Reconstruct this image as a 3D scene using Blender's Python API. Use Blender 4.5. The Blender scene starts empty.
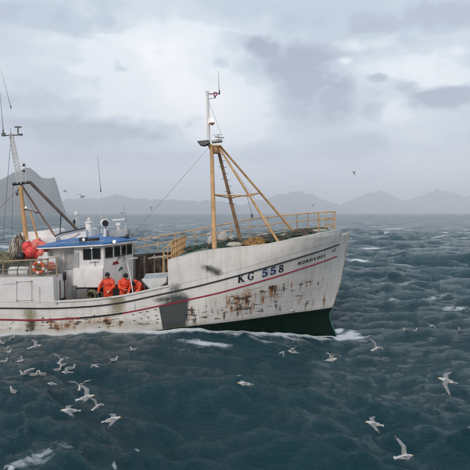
import bpy, bmesh, math, random
import numpy as np
from mathutils import Vector, Matrix, noise as mnoise
random.seed(7); RNG = np.random.RandomState(11)
S = bpy.context.scene; COL = S.collection
R = math.radians
# ------------------------------------------------------------------ camera
CZ = 5.2; TILT = math.atan(22 / 470)
cd = bpy.data.cameras.new('camera'); cam = bpy.data.objects.new('camera', cd); COL.objects.link(cam)
cam.location = (0, 0, CZ); cam.rotation_euler = (R(90) - TILT, 0, 0)
cd.sensor_width = 36; cd.lens = 36; cd.clip_start = 0.1; cd.clip_end = 60000
S.camera = cam
FW = np.array([0, math.cos(TILT), -math.sin(TILT)]); UP = np.array([0, math.sin(TILT), math.cos(TILT)])
def ray(px, py):
    return FW + np.array([1., 0, 0]) * (px - 235) / 470 - UP * (py - 235) / 470
def P(px, py, Y):
    d = ray(px, py); d = d * (Y / d[1]); return Vector((d[0], Y, CZ + d[2]))
# ------------------------------------------------------------------ exposure, sun, sky
S.view_settings.view_transform = 'Standard'; S.view_settings.look = 'None'
S.view_settings.exposure = 0.58; S.view_settings.gamma = 1
SUN_EL, SUN_AZ = R(34), R(-158)      # direction the light comes from: behind and left of the camera, azimuth from +Y
sd = bpy.data.lights.new('sun', 'SUN'); sd.energy = 1.35; sd.angle = R(25); sd.color = (1, .93, .86)
sun = bpy.data.objects.new('sun', sd); COL.objects.link(sun)
sv = Vector((math.sin(SUN_AZ) * math.cos(SUN_EL), math.cos(SUN_AZ) * math.cos(SUN_EL), math.sin(SUN_EL)))
sun.rotation_euler = sv.to_track_quat('Z', 'Y').to_euler()
sun.location = (-20, -20, 40)
S.cycles.volume_bounces = 3
W = bpy.data.worlds.new('World'); S.world = W; W.use_nodes = True
nt = W.node_tree; N = nt.nodes; L = nt.links
for n in list(N): N.remove(n)
def nd(tree, typ, **kw):
    n = tree.nodes.new(typ)
    for k, v in kw.items(): setattr(n, k, v)
    return n
def mth(tree, op, a, b=None, c=None, clamp=False):
    n = tree.nodes.new('ShaderNodeMath'); n.operation = op; n.use_clamp = clamp
    for i, v in enumerate((a, b, c)):
        if v is None: continue
        if isinstance(v, (int, float)): n.inputs[i].default_value = v
        else: tree.links.new(v, n.inputs[i])
    return n.outputs[0]
def ramp(tree, val, pts, interp='LINEAR'):
    n = tree.nodes.new('ShaderNodeValToRGB'); n.color_ramp.interpolation = interp
    e = n.color_ramp.elements
    while len(e) > 1: e.remove(e[-1])
    e[0].position = pts[0][0]; e[0].color = pts[0][1] if len(pts[0][1]) == 4 else (*pts[0][1], 1)
    for p, c in pts[1:]:
        k = e.new(p); k.color = c if len(c) == 4 else (*c, 1)
    tree.links.new(val, n.inputs[0]); return n.outputs[0]
def mixc(tree, fac, a, b, mode='MIX'):
    n = tree.nodes.new('ShaderNodeMix'); n.data_type = 'RGBA'; n.blend_type = mode
    if isinstance(fac, (int, float)): n.inputs[0].default_value = fac
    else: tree.links.new(fac, n.inputs[0])
    for i, v in ((6, a), (7, b)):
        if isinstance(v, tuple): n.inputs[i].default_value = (*v[:3], 1)
        else: tree.links.new(v, n.inputs[i])
    return n.outputs[2]
def noise(tree, vec, scale, detail=4, rough=.5, dist=0, lac=2.0):
    n = tree.nodes.new('ShaderNodeTexNoise'); n.inputs['Scale'].default_value = scale
    n.inputs['Detail'].default_value = detail; n.inputs['Roughness'].default_value = rough
    n.inputs['Distortion'].default_value = dist; n.inputs['Lacunarity'].default_value = lac
    if vec is not None: tree.links.new(vec, n.inputs['Vector'])
    return n.outputs['Fac'], n.outputs['Color']
def mapping(tree, vec, scale=(1, 1, 1), loc=(0, 0, 0), rot=(0, 0, 0)):
    n = tree.nodes.new('ShaderNodeMapping'); tree.links.new(vec, n.inputs[0])
    n.inputs['Location'].default_value = loc; n.inputs['Scale'].default_value = scale; n.inputs['Rotation'].default_value = rot
    return n.outputs[0]
tc = nd(nt, 'ShaderNodeTexCoord'); gen = tc.outputs['Generated']
sep = nd(nt, 'ShaderNodeSeparateXYZ'); L.new(gen, sep.inputs[0])
az = mth(nt, 'ARCTAN2', sep.outputs[0], sep.outputs[1]); el = mth(nt, 'ARCSINE', sep.outputs[2])
st = mapping(nt, gen, (1, 1, 2.6))
w1, w1c = noise(nt, st, 3.2, 5, .55)
w2, w2c = noise(nt, mapping(nt, gen, (1, 1, 1.7), (5, 3, 1)), 7, 8, .62)
sw = nd(nt, 'ShaderNodeSeparateColor'); L.new(w2c, sw.inputs[0])
azw = mth(nt, 'ADD', az, mth(nt, 'MULTIPLY', mth(nt, 'SUBTRACT', sw.outputs[0], .5), .24))
elw = mth(nt, 'ADD', el, mth(nt, 'MULTIPLY', mth(nt, 'SUBTRACT', sw.outputs[1], .5), .17))
val = mth(nt, 'ADD', .455, mth(nt, 'MULTIPLY', mth(nt, 'SUBTRACT', w1, .5), .55))
val = mth(nt, 'ADD', val, mth(nt, 'MULTIPLY', mth(nt, 'SUBTRACT', w2, .5), .34))
BLOBS = [(165, 85, 75, 42, .30), (235, 120, 60, 60, .16), (120, 120, 90, 12, .10), (395, 70, 70, 22, .22), (270, 30, 70, 14, .14),
         (60, 45, 90, 40, .10), (375, 130, 45, 30, .12), (20, 30, 90, 40, -.02), (400, 130, 60, 16, .12), (430, 70, 40, 8, .16),
         (305, 78, 34, 36, -.22), (265, 50, 45, 12, -.16), (330, 125, 60, 34, -.16), (440, 95, 42, 13, -.14), (110, 140, 110, 20, -.12), (60, 128, 60, 8, -.08), (282, 62, 10, 8, -.2), (335, 95, 16, 14, -.2), (255, 40, 22, 7, -.2), (420, 90, 22, 8, -.18), (395, 108, 22, 14, .12),
         (60, 118, 60, 16, -.08), (420, 20, 80, 24, -.10), (385, 78, 12, 7, -.12), (220, 68, 12, 8, -.10), (300, 165, 200, 25, -.04), (245, 200, 500, 26, .06),
         (150, 10, 200, 20, -.06)]
for (bx, by, rx, ry, amp) in BLOBS:
    d = ray(bx, by); d = d / np.linalg.norm(d)
    a0 = math.atan2(d[0], d[1]); e0 = math.asin(d[2])
    da = mth(nt, 'DIVIDE', mth(nt, 'SUBTRACT', azw, a0), rx / 470 * .95)
    de = mth(nt, 'DIVIDE', mth(nt, 'SUBTRACT', elw, e0), ry / 470 * .95)
    q = mth(nt, 'ADD', mth(nt, 'MULTIPLY', da, da), mth(nt, 'MULTIPLY', de, de))
    g = mth(nt, 'POWER', 2.718, mth(nt, 'MULTIPLY', q, -.8))
    val = mth(nt, 'MULTIPLY_ADD', g, amp, val)
w3, w3c = noise(nt, mapping(nt, gen, (1, 1, 1.5), (2, 7, 1)), 11, 9, .62, .3)
CRISP = [(312, 66, 24, 26, -.17), (292, 92, 30, 24, -.13), (256, 46, 20, 11, -.15), (335, 104, 24, 22, -.12), (438, 96, 40, 11, -.20), (405, 88, 14, 6, -.12), (378, 78, 10, 5, -.15), (375, 112, 14, 12, -.12), (222, 66, 9, 7, -.13), (210, 92, 5, 3, -.1), (160, 55, 7, 4, -.10), (118, 66, 10, 6, -.10), (60, 132, 85, 13, -.11), (150, 128, 60, 12, -.12), (195, 120, 16, 9, -.12), (130, 158, 110, 9, -.07), (330, 150, 120, 12, -.07), (30, 100, 60, 9, -.06), (420, 22, 90, 16, -.08), (60, 20, 90, 10, -.07), (345, 60, 8, 4, .10), (365, 42, 40, 8, .10)]
for (bx, by, rx, ry, amp) in CRISP:
    d = ray(bx, by); d = d / np.linalg.norm(d); a0 = math.atan2(d[0], d[1]); e0 = math.asin(d[2])
    da = mth(nt, 'DIVIDE', mth(nt, 'SUBTRACT', mth(nt, 'ADD', az, mth(nt, 'MULTIPLY', mth(nt, 'SUBTRACT', sw.outputs[0], .5), .06)), a0), rx / 470)
    de = mth(nt, 'DIVIDE', mth(nt, 'SUBTRACT', mth(nt, 'ADD', el, mth(nt, 'MULTIPLY', mth(nt, 'SUBTRACT', sw.outputs[1], .5), .05)), e0), ry / 470)
    q = mth(nt, 'ADD', mth(nt, 'MULTIPLY', da, da), mth(nt, 'MULTIPLY', de, de))
    g = mth(nt, 'MULTIPLY', mth(nt, 'ADD', mth(nt, 'SUBTRACT', 1.1, q), mth(nt, 'MULTIPLY', mth(nt, 'SUBTRACT', w3, .5), 5.0)), .75, clamp=True)
    val = mth(nt, 'MULTIPLY_ADD', mth(nt, 'SMOOTH_MIN', g, 1.0, .3), amp * 2.5, val)
cl = ramp(nt, val, [(.06, (.25, .29, .365)), (.26, (.315, .36, .435)), (.40, (.37, .43, .50)), (.52, (.445, .505, .56)), (.66, (.59, .63, .66)), (.92, (.72, .725, .735))], 'EASE')
# pinkish tint low down
low = mth(nt, 'POWER', 2.718, mth(nt, 'MULTIPLY', mth(nt, 'ABSOLUTE', el), -9))
cl = mixc(nt, mth(nt, 'MULTIPLY', low, .75), cl, (.64, .60, .68))
sky = nd(nt, 'ShaderNodeTexSky', sky_type='NISHITA', sun_disc=False)
sky.sun_elevation = SUN_EL; sky.sun_rotation = SUN_AZ; sky.air_density = 1.3; sky.dust_density = 3
SKYK = 1.06
cl10 = mixc(nt, 1.0, cl, (10 * SKYK, 10 * SKYK, 10 * SKYK), 'MULTIPLY')
skc = mixc(nt, .96, sky.outputs[0], cl10)
bg = nd(nt, 'ShaderNodeBackground'); bg.inputs[1].default_value = .1; L.new(skc, bg.inputs[0])
wo = nd(nt, 'ShaderNodeOutputWorld'); L.new(bg.outputs[0], wo.inputs[0])
# ------------------------------------------------------------------ materials
def new_mat(name):
    m = bpy.data.materials.new(name); m.use_nodes = True
    t = m.node_tree
    for n in list(t.nodes): t.nodes.remove(n)
    o = t.nodes.new('ShaderNodeOutputMaterial'); b = t.nodes.new('ShaderNodeBsdfPrincipled')
    t.links.new(b.outputs[0], o.inputs[0]); return m, t, b, o
def bump(t, b, h, strength, dist):
    n = t.nodes.new('ShaderNodeBump'); n.inputs['Strength'].default_value = strength; n.inputs['Distance'].default_value = dist
    t.links.new(h, n.inputs['Height']); t.links.new(n.outputs[0], b.inputs['Normal']); return n
def mat(name, c, rough=.6, var=.25, scale=6, dirt=0, dirtc=(.16, .11, .07), metal=0, bmp=.15, bd=.01, dscale=3, emit=None, drip=False):
    m, t, b, o = new_mat(name)
    co = t.nodes.new('ShaderNodeTexCoord').outputs['Object']
    f, _ = noise(t, co, scale, 5, .6)
    dark = tuple(x * (1 - var) for x in c); lite = tuple(min(1, x * (1 + var * .6)) for x in c)
    cc = ramp(t, f, [(.3, dark), (.7, lite)])
    if dirt:
        g, _ = noise(t, mapping(t, co, (1, 1, .35)), dscale, 6, .68)
        fac = mth(t, 'MULTIPLY', mth(t, 'SUBTRACT', g, .62 - dirt * .3), 5, clamp=True)
        cc = mixc(t, mth(t, 'MULTIPLY', fac, .85), cc, dirtc)
    if drip:
        g, _ = noise(t, mapping(t, co, (7, 7, .8), (3, 1, 5)), 1.1, 8, .75)
        cc = mixc(t, mth(t, 'MULTIPLY', mth(t, 'SUBTRACT', g, .60), 4, clamp=True), cc, (.30, .17, .09))
        g, _ = noise(t, mapping(t, co, (3, 3, 3), (8, 1, 5)), 3.1, 10, .8)
        cc = mixc(t, mth(t, 'MULTIPLY', mth(t, 'SUBTRACT', g, .68), 9, clamp=True), cc, (.17, .09, .05))
    t.links.new(cc, b.inputs['Base Color']); b.inputs['Roughness'].default_value = rough; b.inputs['Metallic'].default_value = metal
    f2, _ = noise(t, co, scale * 7, 4, .6)
    if bmp: bump(t, b, f2, bmp, bd)
    if emit:
        b.inputs['Emission Color'].default_value = (*emit[0], 1); b.inputs['Emission Strength'].default_value = emit[1]
    return m
M = {}
M['white'] = mat('white_paint', (.76, .715, .675), .5, .12, 2, .35, (.36, .31, .25), drip=True)
M['white2'] = mat('wheelhouse_white', (.81, .765, .735), .45, .08, 2, .22, (.42, .37, .32), drip=True)
M['grey'] = mat('grey_paint', (.38, .38, .38), .55, .15, 3, .4)
M['dgrey'] = mat('dark_grey_paint', (.12, .12, .12), .6, .3, 5, .4)
M['blue'] = mat('blue_roof_paint', (.04, .16, .40), .5, .3, 2.2, .4, (.14, .19, .26))
M['yellow'] = mat('ochre_mast_paint', (.64, .38, .17), .55, .25, 3, .5, (.30, .14, .06), drip=True)
M['brown'] = mat('rusty_boom_paint', (.34, .21, .16), .65, .3, 4, .5, (.10, .05, .03))
M['tan'] = mat('weathered_wood_rail', (.38, .28, .18), .75, .35, 6, .4)
M['black'] = mat('black_paint', (.018, .018, .02), .5, .3, 6)
M['red'] = mat('red_stripe_paint', (.30, .015, .035), .5, .25, 5, .3, (.05, .02, .02))
M['letter'] = mat('navy_letter_paint', (.022, .026, .04), .55, .3, 12, .25, (.25, .25, .27), dscale=14)
M['patchblue'] = mat('pale_blue_paint_patch', (.40, .45, .58), .55, .15, 12)
M['wood'] = mat('stained_wood', (.085, .05, .032), .8, .5, 5, .5, (.25, .2, .15))
M['woodl'] = mat('hardwood_cap', (.40, .34, .28), .7, .3, 6, .4)
M['deckgreen'] = mat('green_deck_paint', (.07, .14, .10), .6, .4, 2, .5, (.18, .15, .11))
M['deckgrey'] = mat('wet_deck', (.12, .12, .11), .4, .4, 2, .4)
M['glass'] = mat('dark_window_glass', (.010, .013, .014), .06, .3, 3, bmp=0)
M['frame'] = mat('window_frame_rubber', (.03, .03, .03), .6, .2, 8)
M['steel'] = mat('galvanised_steel', (.42, .43, .44), .45, .25, 8, .3, metal=.5)
M['float'] = mat('red_plastic_float', (.72, .06, .05), .38, .14, 4, .12, (.35, .06, .05))
M['floatp'] = mat('faded_pink_float', (.72, .17, .13), .5, .2, 5, .3, (.5, .2, .16))
M['orange'] = mat('orange_oilskin', (.84, .075, .022), .42, .28, 7, .35, (.40, .05, .02), bmp=.6, bd=.03, dscale=5)
M['skin'] = mat('skin', (.42, .22, .15), .5, .15, 20)
M['glove'] = mat('work_glove', (.55, .42, .34), .7, .2, 20)
M['beard'] = mat('dark_hair', (.03, .022, .018), .8, .3, 40)
M['hat'] = mat('dark_knit_hat', (.018, .018, .022), .9, .3, 60)
M['boot'] = mat('rubber_boots', (.02, .025, .022), .4, .3, 10)
M['net_g'] = mat('green_net', (.020, .045, .028), .9, .5, 14, .3, (.10, .07, .03))
M['net_o'] = mat('ochre_net', (.36, .20, .07), .9, .5, 10)
M['net_b'] = mat('brown_net', (.15, .11, .085), .9, .5, 12)
M['olive'] = mat('olive_net', (.16, .16, .085), .9, .4, 10)
M['sack'] = mat('white_sack', (.46, .42, .36), .8, .18, 5, .3, (.4, .33, .25))
M['plast'] = mat('white_plastic', (.66, .66, .64), .4, .1, 4, .2, (.4, .38, .33))
M['fish'] = mat('fish_catch', (.27, .26, .25), .35, .5, 14)
M['yel'] = mat('yellow_plastic', (.66, .55, .16), .5, .2, 8)
M['gfish'] = mat('dark_green_paint', (.03, .12, .09), .5, .2, 8)
M['rope'] = mat('rope', (.30, .26, .17), .9, .4, 20)
M['lamp_w'] = mat('lit_floodlight', (.5, .6, .55), .4, 0.02, 5, emit=((.70, 1, .82), .7), bmp=0)
M['lamp_o'] = mat('lit_lamp_warm', (.9, .8, .7), .4, 0.02, 5, emit=((1, .80, .62), 1.3), bmp=0)
M['gullw'] = mat('gull_white_plumage', (.52, .50, .47), .8, .2, 12, bmp=.2)
M['gullg'] = mat('gull_grey_plumage', (.21, .21, .21), .8, .2, 12, bmp=.2)
M['gullk'] = mat('gull_dark_wingtip', (.08, .08, .08), .8, .2, 12, bmp=.2)
M['beak'] = mat('gull_beak', (.6, .38, .06), .5, .1, 12, bmp=0)
# ------------------------------------------------------------------ mesh helpers
class MB:
    def __init__(s): s.v = []; s.f = []; s.m = []; s.mi = 0
    def add(s, vs, fs):
        o = len(s.v); s.v += [tuple(v) for v in vs]; s.f += [tuple(i + o for i in f) for f in fs]; s.m += [s.mi] * len(fs)
    def box(s, c, d, rot=None, bev=0):
        c = Vector(c); x, y, z = d[0] / 2, d[1] / 2, d[2] / 2
        bv = min(bev, x * .9, y * .9, z * .9)
        if bv <= 0:
            vs = [Vector((i * x, j * y, k * z)) for i in (-1, 1) for j in (-1, 1) for k in (-1, 1)]
            fs = [(0, 1, 3, 2), (4, 6, 7, 5), (0, 4, 5, 1), (2, 3, 7, 6), (0, 2, 6, 4), (1, 5, 7, 3)]
        else:
            b = bmesh.new(); bmesh.ops.create_cube(b, size=1)
            for v in b.verts: v.co = Vector((v.co.x * 2 * x, v.co.y * 2 * y, v.co.z * 2 * z))
            bmesh.ops.bevel(b, geom=list(b.edges), offset=bv, segments=2, affect='EDGES', profile=.6)
            b.verts.index_update(); vs = [v.co.copy() for v in b.verts]; fs = [[v.index for v in f.verts] for f in b.faces]; b.free()
        if rot is not None: vs = [rot @ v for v in vs]
        s.add([v + c for v in vs], fs)
    def tube(s, pts, r, n=8, closed=False):
        pts = [Vector(p) for p in pts]; k = len(pts)
        rs = r if isinstance(r, (list, tuple)) else [r] * k
        o = len(s.v); ref = Vector((0, 0, 1))
        up = None
        for i, p in enumerate(pts):
            if closed: t = pts[(i + 1) % k] - pts[i - 1]
            else: t = pts[min(i + 1, k - 1)] - pts[max(i - 1, 0)]
            t = t.normalized() if t.length > 1e-9 else Vector((0, 0, 1))
            if up is None:
                up = t.cross(ref)
                if up.length < 1e-3: up = t.cross(Vector((1, 0, 0)))
            up = (up - t * up.dot(t)).normalized(); w = t.cross(up)
            for j in range(n):
                a = 2 * math.pi * j / n; q = p + (up * math.cos(a) + w * math.sin(a)) * rs[i]; s.v.append(tuple(q))
        m = k if closed else k - 1
        for i in range(m):
            for j in range(n):
                a = o + i * n + j; b = o + i * n + (j + 1) % n; i2 = (i + 1) % k
                s.f.append((a, b, o + i2 * n + (j + 1) % n, o + i2 * n + j)); s.m.append(s.mi)
        if not closed:
            s.f.append(tuple(o + j for j in reversed(range(n)))); s.f.append(tuple(o + (k - 1) * n + j for j in range(n))); s.m += [s.mi, s.mi]
    def ell(s, c, rad, rot=None, nu=14, nv=10):
        c = Vector(c); vs = []; fs = []
        vs.append(Vector((0, 0, rad[2])))
        for i in range(1, nv):
            th = math.pi * i / nv
            for j in range(nu):
                ph = 2 * math.pi * j / nu
                vs.append(Vector((rad[0] * math.sin(th) * math.cos(ph), rad[1] * math.sin(th) * math.sin(ph), rad[2] * math.cos(th))))
        vs.append(Vector((0, 0, -rad[2]))); e = len(vs) - 1
        for j in range(nu):
            fs.append((0, 1 + j, 1 + (j + 1) % nu)); fs.append((e, 1 + (nv - 2) * nu + (j + 1) % nu, 1 + (nv - 2) * nu + j))
        for i in range(nv - 2):
            for j in range(nu):
                a = 1 + i * nu + j; b = 1 + i * nu + (j + 1) % nu
                fs.append((a, a + nu, b + nu, b))
        if rot is not None: vs = [rot @ v for v in vs]
        s.add([v + c for v in vs], fs)
    def cap(s, p0, r0, p1, r1, n=10):   # tapered capsule
        p0 = Vector(p0); p1 = Vector(p1); d = (p1 - p0); d = d.normalized() if d.length > 1e-6 else Vector((0, 0, 1))
        pts = []; rs = []
        for a in (80, 55, 25): pts.append(p0 - d * r0 * math.sin(R(a))); rs.append(r0 * math.cos(R(a)))
        pts += [p0, p1]; rs += [r0, r1]
        for a in (25, 55, 80): pts.append(p1 + d * r1 * math.sin(R(a))); rs.append(r1 * math.cos(R(a)))
        s.tube(pts, rs, n)
    def prism(s, poly, ext):            # poly: list of 3D pts, ext vector
        poly = [Vector(p) for p in poly]; n = len(poly); e = Vector(ext)
        s.add(poly + [p + e for p in poly], [tuple(reversed(range(n))), tuple(range(n, 2 * n))] + [(i, (i + 1) % n, n + (i + 1) % n, n + i) for i in range(n)])
    def lathe(s, c, prof, n=16, axis='Z', rot=None):
        c = Vector(c); vs = []; fs = []
        for (r, h) in prof:
            for j in range(n):
                a = 2 * math.pi * j / n; vs.append(Vector((r * math.cos(a), r * math.sin(a), h)))
        for i in range(len(prof) - 1):
            for j in range(n): fs.append((i * n + j, i * n + (j + 1) % n, (i + 1) * n + (j + 1) % n, (i + 1) * n + j))
        fs.append(tuple(reversed(range(n)))); fs.append(tuple((len(prof) - 1) * n + j for j in range(n)))
        q = {'Z': Matrix.Identity(3), 'X': Matrix.Rotation(R(90), 3, 'Y'), 'Y': Matrix.Rotation(R(90), 3, 'X')}[axis]
        if rot is not None: q = rot @ q
        s.add([q @ v + c for v in vs], fs)
    def torus(s, c, R0, r, axis=(0, 1, 0), n=28, m=8, a0=0, a1=360):
        ax = Vector(axis).normalized(); u = ax.orthogonal().normalized(); w = ax.cross(u); c = Vector(c)
        full = a1 - a0 >= 360; k = n if full else n + 1
        s.tube([c + (u * math.cos(R(a0 + (a1 - a0) * i / n)) + w * math.sin(R(a0 + (a1 - a0) * i / n))) * R0 for i in range(k)], r, m, closed=full)
def mesh(name, mb, mats, smooth=False):
    me = bpy.data.meshes.new(name); me.from_pydata(mb.v, [], mb.f)
    if not isinstance(mats, (list, tuple)): mats = [mats]
    for m in mats: me.materials.append(m)
    if len(mats) > 1: me.polygons.foreach_set('material_index', mb.m)
    b = bmesh.new(); b.from_mesh(me); bmesh.ops.recalc_face_normals(b, faces=b.faces); b.to_mesh(me); b.free()
    if smooth:
        me.polygons.foreach_set('use_smooth', [True] * len(me.polygons))
        try: me.set_sharp_from_angle(angle=R(40))
        except Exception: pass
    me.update(); return me
def wloc(o):
    v = Vector((0, 0, 0))
    while o is not None: v = v + o.location; o = o.parent
    return v
def part(name, mb, mats, parent=None, smooth=True, label=None):
    o = bpy.data.objects.new(name, mesh(name, mb, mats, smooth)); COL.objects.link(o)
    if parent is not None:
        o.parent = parent; o.location = -wloc(parent)   # vertices are in world space, unrotated parents
    if label: o['label'] = label
    return o
def tag(o, label=None, cat=None, group=None, kind=None):
    if label: o['label'] = label
    if cat: o['category'] = cat
    if group: o['group'] = group
    if kind: o['kind'] = kind
    return o
def thing(name, loc, label, cat, group=None):
    o = bpy.data.objects.new(name, None); o.empty_display_size = .2; COL.objects.link(o); o.location = loc
    return tag(o, label, cat, group)
def single(name, mb, mats, loc, label, cat, group=None, kind=None, smooth=True):
    loc = Vector(loc); mb.v = [tuple(Vector(v) - loc) for v in mb.v]
    o = bpy.data.objects.new(name, mesh(name, mb, mats, smooth)); COL.objects.link(o); o.location = loc
    return tag(o, label, cat, group, kind)
def remeshed(name, mb, voxel, smooth=3):
    me = bpy.data.meshes.new('tmp'); me.from_pydata(mb.v, [], mb.f)
    b = bmesh.new(); b.from_mesh(me); bmesh.ops.recalc_face_normals(b, faces=b.faces); b.to_mesh(me); b.free()
    o = bpy.data.objects.new('tmp', me); COL.objects.link(o)
    r = o.modifiers.new('r', 'REMESH'); r.mode = 'VOXEL'; r.voxel_size = voxel; r.use_smooth_shade = True
    s = o.modifiers.new('s', 'SMOOTH'); s.iterations = smooth; s.factor = .5
    dg = bpy.context.evaluated_depsgraph_get(); dg.update()
    out = bpy.data.meshes.new_from_object(o.evaluated_get(dg)); out.name = name
    bpy.data.objects.remove(o); bpy.data.meshes.remove(me)
    out.polygons.foreach_set('use_smooth', [True] * len(out.polygons)); return out
# ------------------------------------------------------------------ hull form
CY = 23.0
XA = -14.0
STEM = sorted([(P(px, py, CY).z, P(px, py, CY).x) for px, py in
        ((350, 229), (349, 233), (345.6, 250.6), (339.7, 283), (331.8, 307.5), (329, 314), (331, 324), (335.5, 334), (337, 341), (335, 352), (322, 365), (290, 378))])
SZ = [a for a, b in STEM]; SX = [b for a, b in STEM]
def xs(z): return np.interp(z, SZ, SX)
KZ = -2.6
def bh(x, z):
    x = np.asarray(x, float); z = np.asarray(z, float)
    zz = z - .045 * (x + 4)
    B = np.where(zz > -.2, 2.88 + .12 * np.clip((zz + .2) / 2.2, 0, 1.4), 2.88 * np.clip(1 - np.clip((-.2 - zz) / 2.35, 0, 1) ** 2.6, 0, 1) ** .6)
    Ln = 8.2 - 1.1 * np.clip(zz, -1, 4); Ln = np.clip(Ln, 4.0, 9.5)
    p = 1.75 + .22 * np.clip(zz, -.5, 3.5)
    t = np.clip((xs(z) - x) / Ln, 0, 1)
    g = (1 - (1 - t) ** p) ** .93
    stern = np.where(x < -11, 1 - .25 * np.clip((-11 - x) / 3, 0, 1) ** 2, 1)
    return B * g * stern + .03 * (t > 0)
def HP(px, py):
    Y = 20.0
    for _ in range(40):
        p = P(px, py, Y); Y = .5 * Y + .5 * (CY - float(bh(p.x, p.z)))
    return P(px, py, Y)
def curve(pix, ext=True):
    q = sorted([(HP(a, b).x, HP(a, b).z) for a, b in pix])
    X = [a for a, b in q]; Z = [b for a, b in q]
    if ext: X = [XA - 2] + X; Z = [Z[0] - .01 * 3] + Z
    def f(x):
        x = np.asarray(x, float)   # lightly smoothed linear interpolation
        return (np.interp(x - .5, X, Z) + 2 * np.interp(x, X, Z) + np.interp(x + .5, X, Z)) / 4 if True else 0
    return f
BLK = curve([(0, 308), (40, 308.4), (60, 308.2), (79, 307), (92, 306.4), (121, 303), (147.5, 297.2), (168, 292.7), (193, 287.3), (220, 280.5), (260, 269.2), (300, 257), (338, 244.5), (345, 242.4)])
REDL = curve([(0, 319.5), (38, 320.4), (79, 318), (92, 317.2), (126, 312.8), (170.5, 303.6), (220, 292.8), (260, 281.5), (300, 269), (337, 256), (343, 254)])
GRN = curve([(0, 345), (110, 336), (150, 331), (189, 325.8), (225, 322.2), (260, 317.4), (290, 313), (331, 307.5)])
WT = lambda x: BLK(x) + .27
FT_pts = [(168, 260.5), (180, 257), (193.5, 253.6), (214, 249.9), (240, 247.4), (260, 245.6), (270, 244), (299.5, 238), (320, 233.6), (335, 230.6)]
FTq = sorted([(HP(a, b).x, HP(a, b).z) for a, b in FT_pts])
stp = P(336.5, 231, 22.6).x
def FT(x):
    x = np.asarray(x, float)
    z = np.interp(x, [a for a, b in FTq], [b for a, b in FTq])
    zt = P(349, 233, CY).z
    return np.where(x > stp, np.interp(x, [stp, 5.7], [z.max() * 0 + P(338, 235, 22.7).z, zt]), z)
XF = HP(168, 270).x          # break of the forecastle, near side
XH = HP(54, 290).x           # forward end of the aft house
XFF = -6.3                   # far-side bulwark stays high aft to the wheelhouse
HT = lambda x: np.interp(np.asarray(x, float), [XA, HP(0, 277).x, XH], [2.36, HP(0, 277.3).z, HP(54, 276.8).z])
zdeck = lambda x: .68 + .045 * (x + 6)
_w = sorted((HP(px, py).x, HP(px, py).z) for px, py in ((0, 333.5), (30, 333), (60, 330.5), (90, 327), (120, 325.5), (150, 325.5), (175, 327.5), (200, 329), (230, 330.5), (262, 333), (295, 334.5), (320, 335.5), (335, 336)))
WLX = [a for a, _ in _w]; WLZ = [c for _, c in _w]
# ---- hull material
hm, t, b, o = new_mat('hull_paint')
co = t.nodes.new('ShaderNodeTexCoord').outputs['Object']
at = nd(t, 'ShaderNodeAttribute', attribute_name='stain'); sc_ = nd(t, 'ShaderNodeSeparateColor'); t.links.new(at.outputs['Color'], sc_.inputs[0])
wl = nd(t, 'ShaderNodeAttribute', attribute_name='wl').outputs['Fac']
n1, _ = noise(t, mapping(t, co, (1, 1, .5)), 2.2, 6, .6)
base = ramp(t, n1, [(.3, (.66, .60, .54)), (.55, (.78, .73, .685)), (.8, (.83, .79, .75))])
strk, _ = noise(t, mapping(t, co, (9, 1, .5)), 1.2, 5, .6)
base = mixc(t, mth(t, 'MULTIPLY', mth(t, 'SUBTRACT', strk, .52), 2.0, clamp=True), base, (.46, .40, .33))
nr, _ = noise(t, mapping(t, co, (1.6, 1, 1.)), 4.2, 8, .72)
nf, _ = noise(t, mapping(t, co, (1, 1, 2.6), (3, 1, 7)), 5.5, 8, .72)
nv, _ = noise(t, mapping(t, co, (5.5, 1, 1.0), (9, 1, 2)), 2.6, 9, .72)
rust = mth(t, 'MULTIPLY', mth(t, 'SUBTRACT', mth(t, 'ADD', mth(t, 'MULTIPLY', sc_.outputs[0], .62), mth(t, 'MULTIPLY', nv, 2.2)), 1.42), 2.6, clamp=True)
rwash = mth(t, 'MULTIPLY', mth(t, 'MULTIPLY', sc_.outputs[0], nv), .75, clamp=True)
base = mixc(t, rwash, base, (.50, .34, .20))
ol = mth(t, 'MULTIPLY', mth(t, 'SUBTRACT', mth(t, 'ADD', sc_.outputs[2], mth(t, 'MULTIPLY', nr, .8)), .70), 1.8, clamp=True)
base = mixc(t, mth(t, 'MULTIPLY', ol, .85), base, (.24, .20, .09))
rc = ramp(t, nf, [(.35, (.10, .035, .015)), (.5, (.38, .13, .03)), (.65, (.55, .30, .10))])
base = mixc(t, mth(t, 'MULTIPLY', rust, .85), base, rc)
nfb, _ = noise(t, mapping(t, co, (1, 1, 3.6), (8, 1, 3)), 4.4, 10, .85)
nfc, _ = noise(t, mapping(t, co, (2.2, 1, .9), (2, 1, 3)), 4.6, 9, .78)
dkn = mth(t, 'MAXIMUM', nfb, mth(t, 'SUBTRACT', nfc, .02))
dk = mth(t, 'MULTIPLY', mth(t, 'SUBTRACT', mth(t, 'ADD', mth(t, 'MULTIPLY', sc_.outputs[1], .21), dkn), .72), 11, clamp=True)
base = mixc(t, mth(t, 'MULTIPLY', dk, .9), base, (.035, .03, .028))
seam = nd(t, 'ShaderNodeAttribute', attribute_name='seam').outputs['Fac']
sn, _ = noise(t, mapping(t, co, (1, 1, .6), (4, 4, 4)), 1.3, 6, .7)
sf = mth(t, 'MULTIPLY', mth(t, 'MULTIPLY', seam, mth(t, 'MULTIPLY', mth(t, 'SUBTRACT', mth(t, 'ADD', sn, mth(t, 'MULTIPLY', sc_.outputs[1], .5)), .55), 4, clamp=True)), .8)
base = mixc(t, sf, base, (.10, .085, .07))
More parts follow.
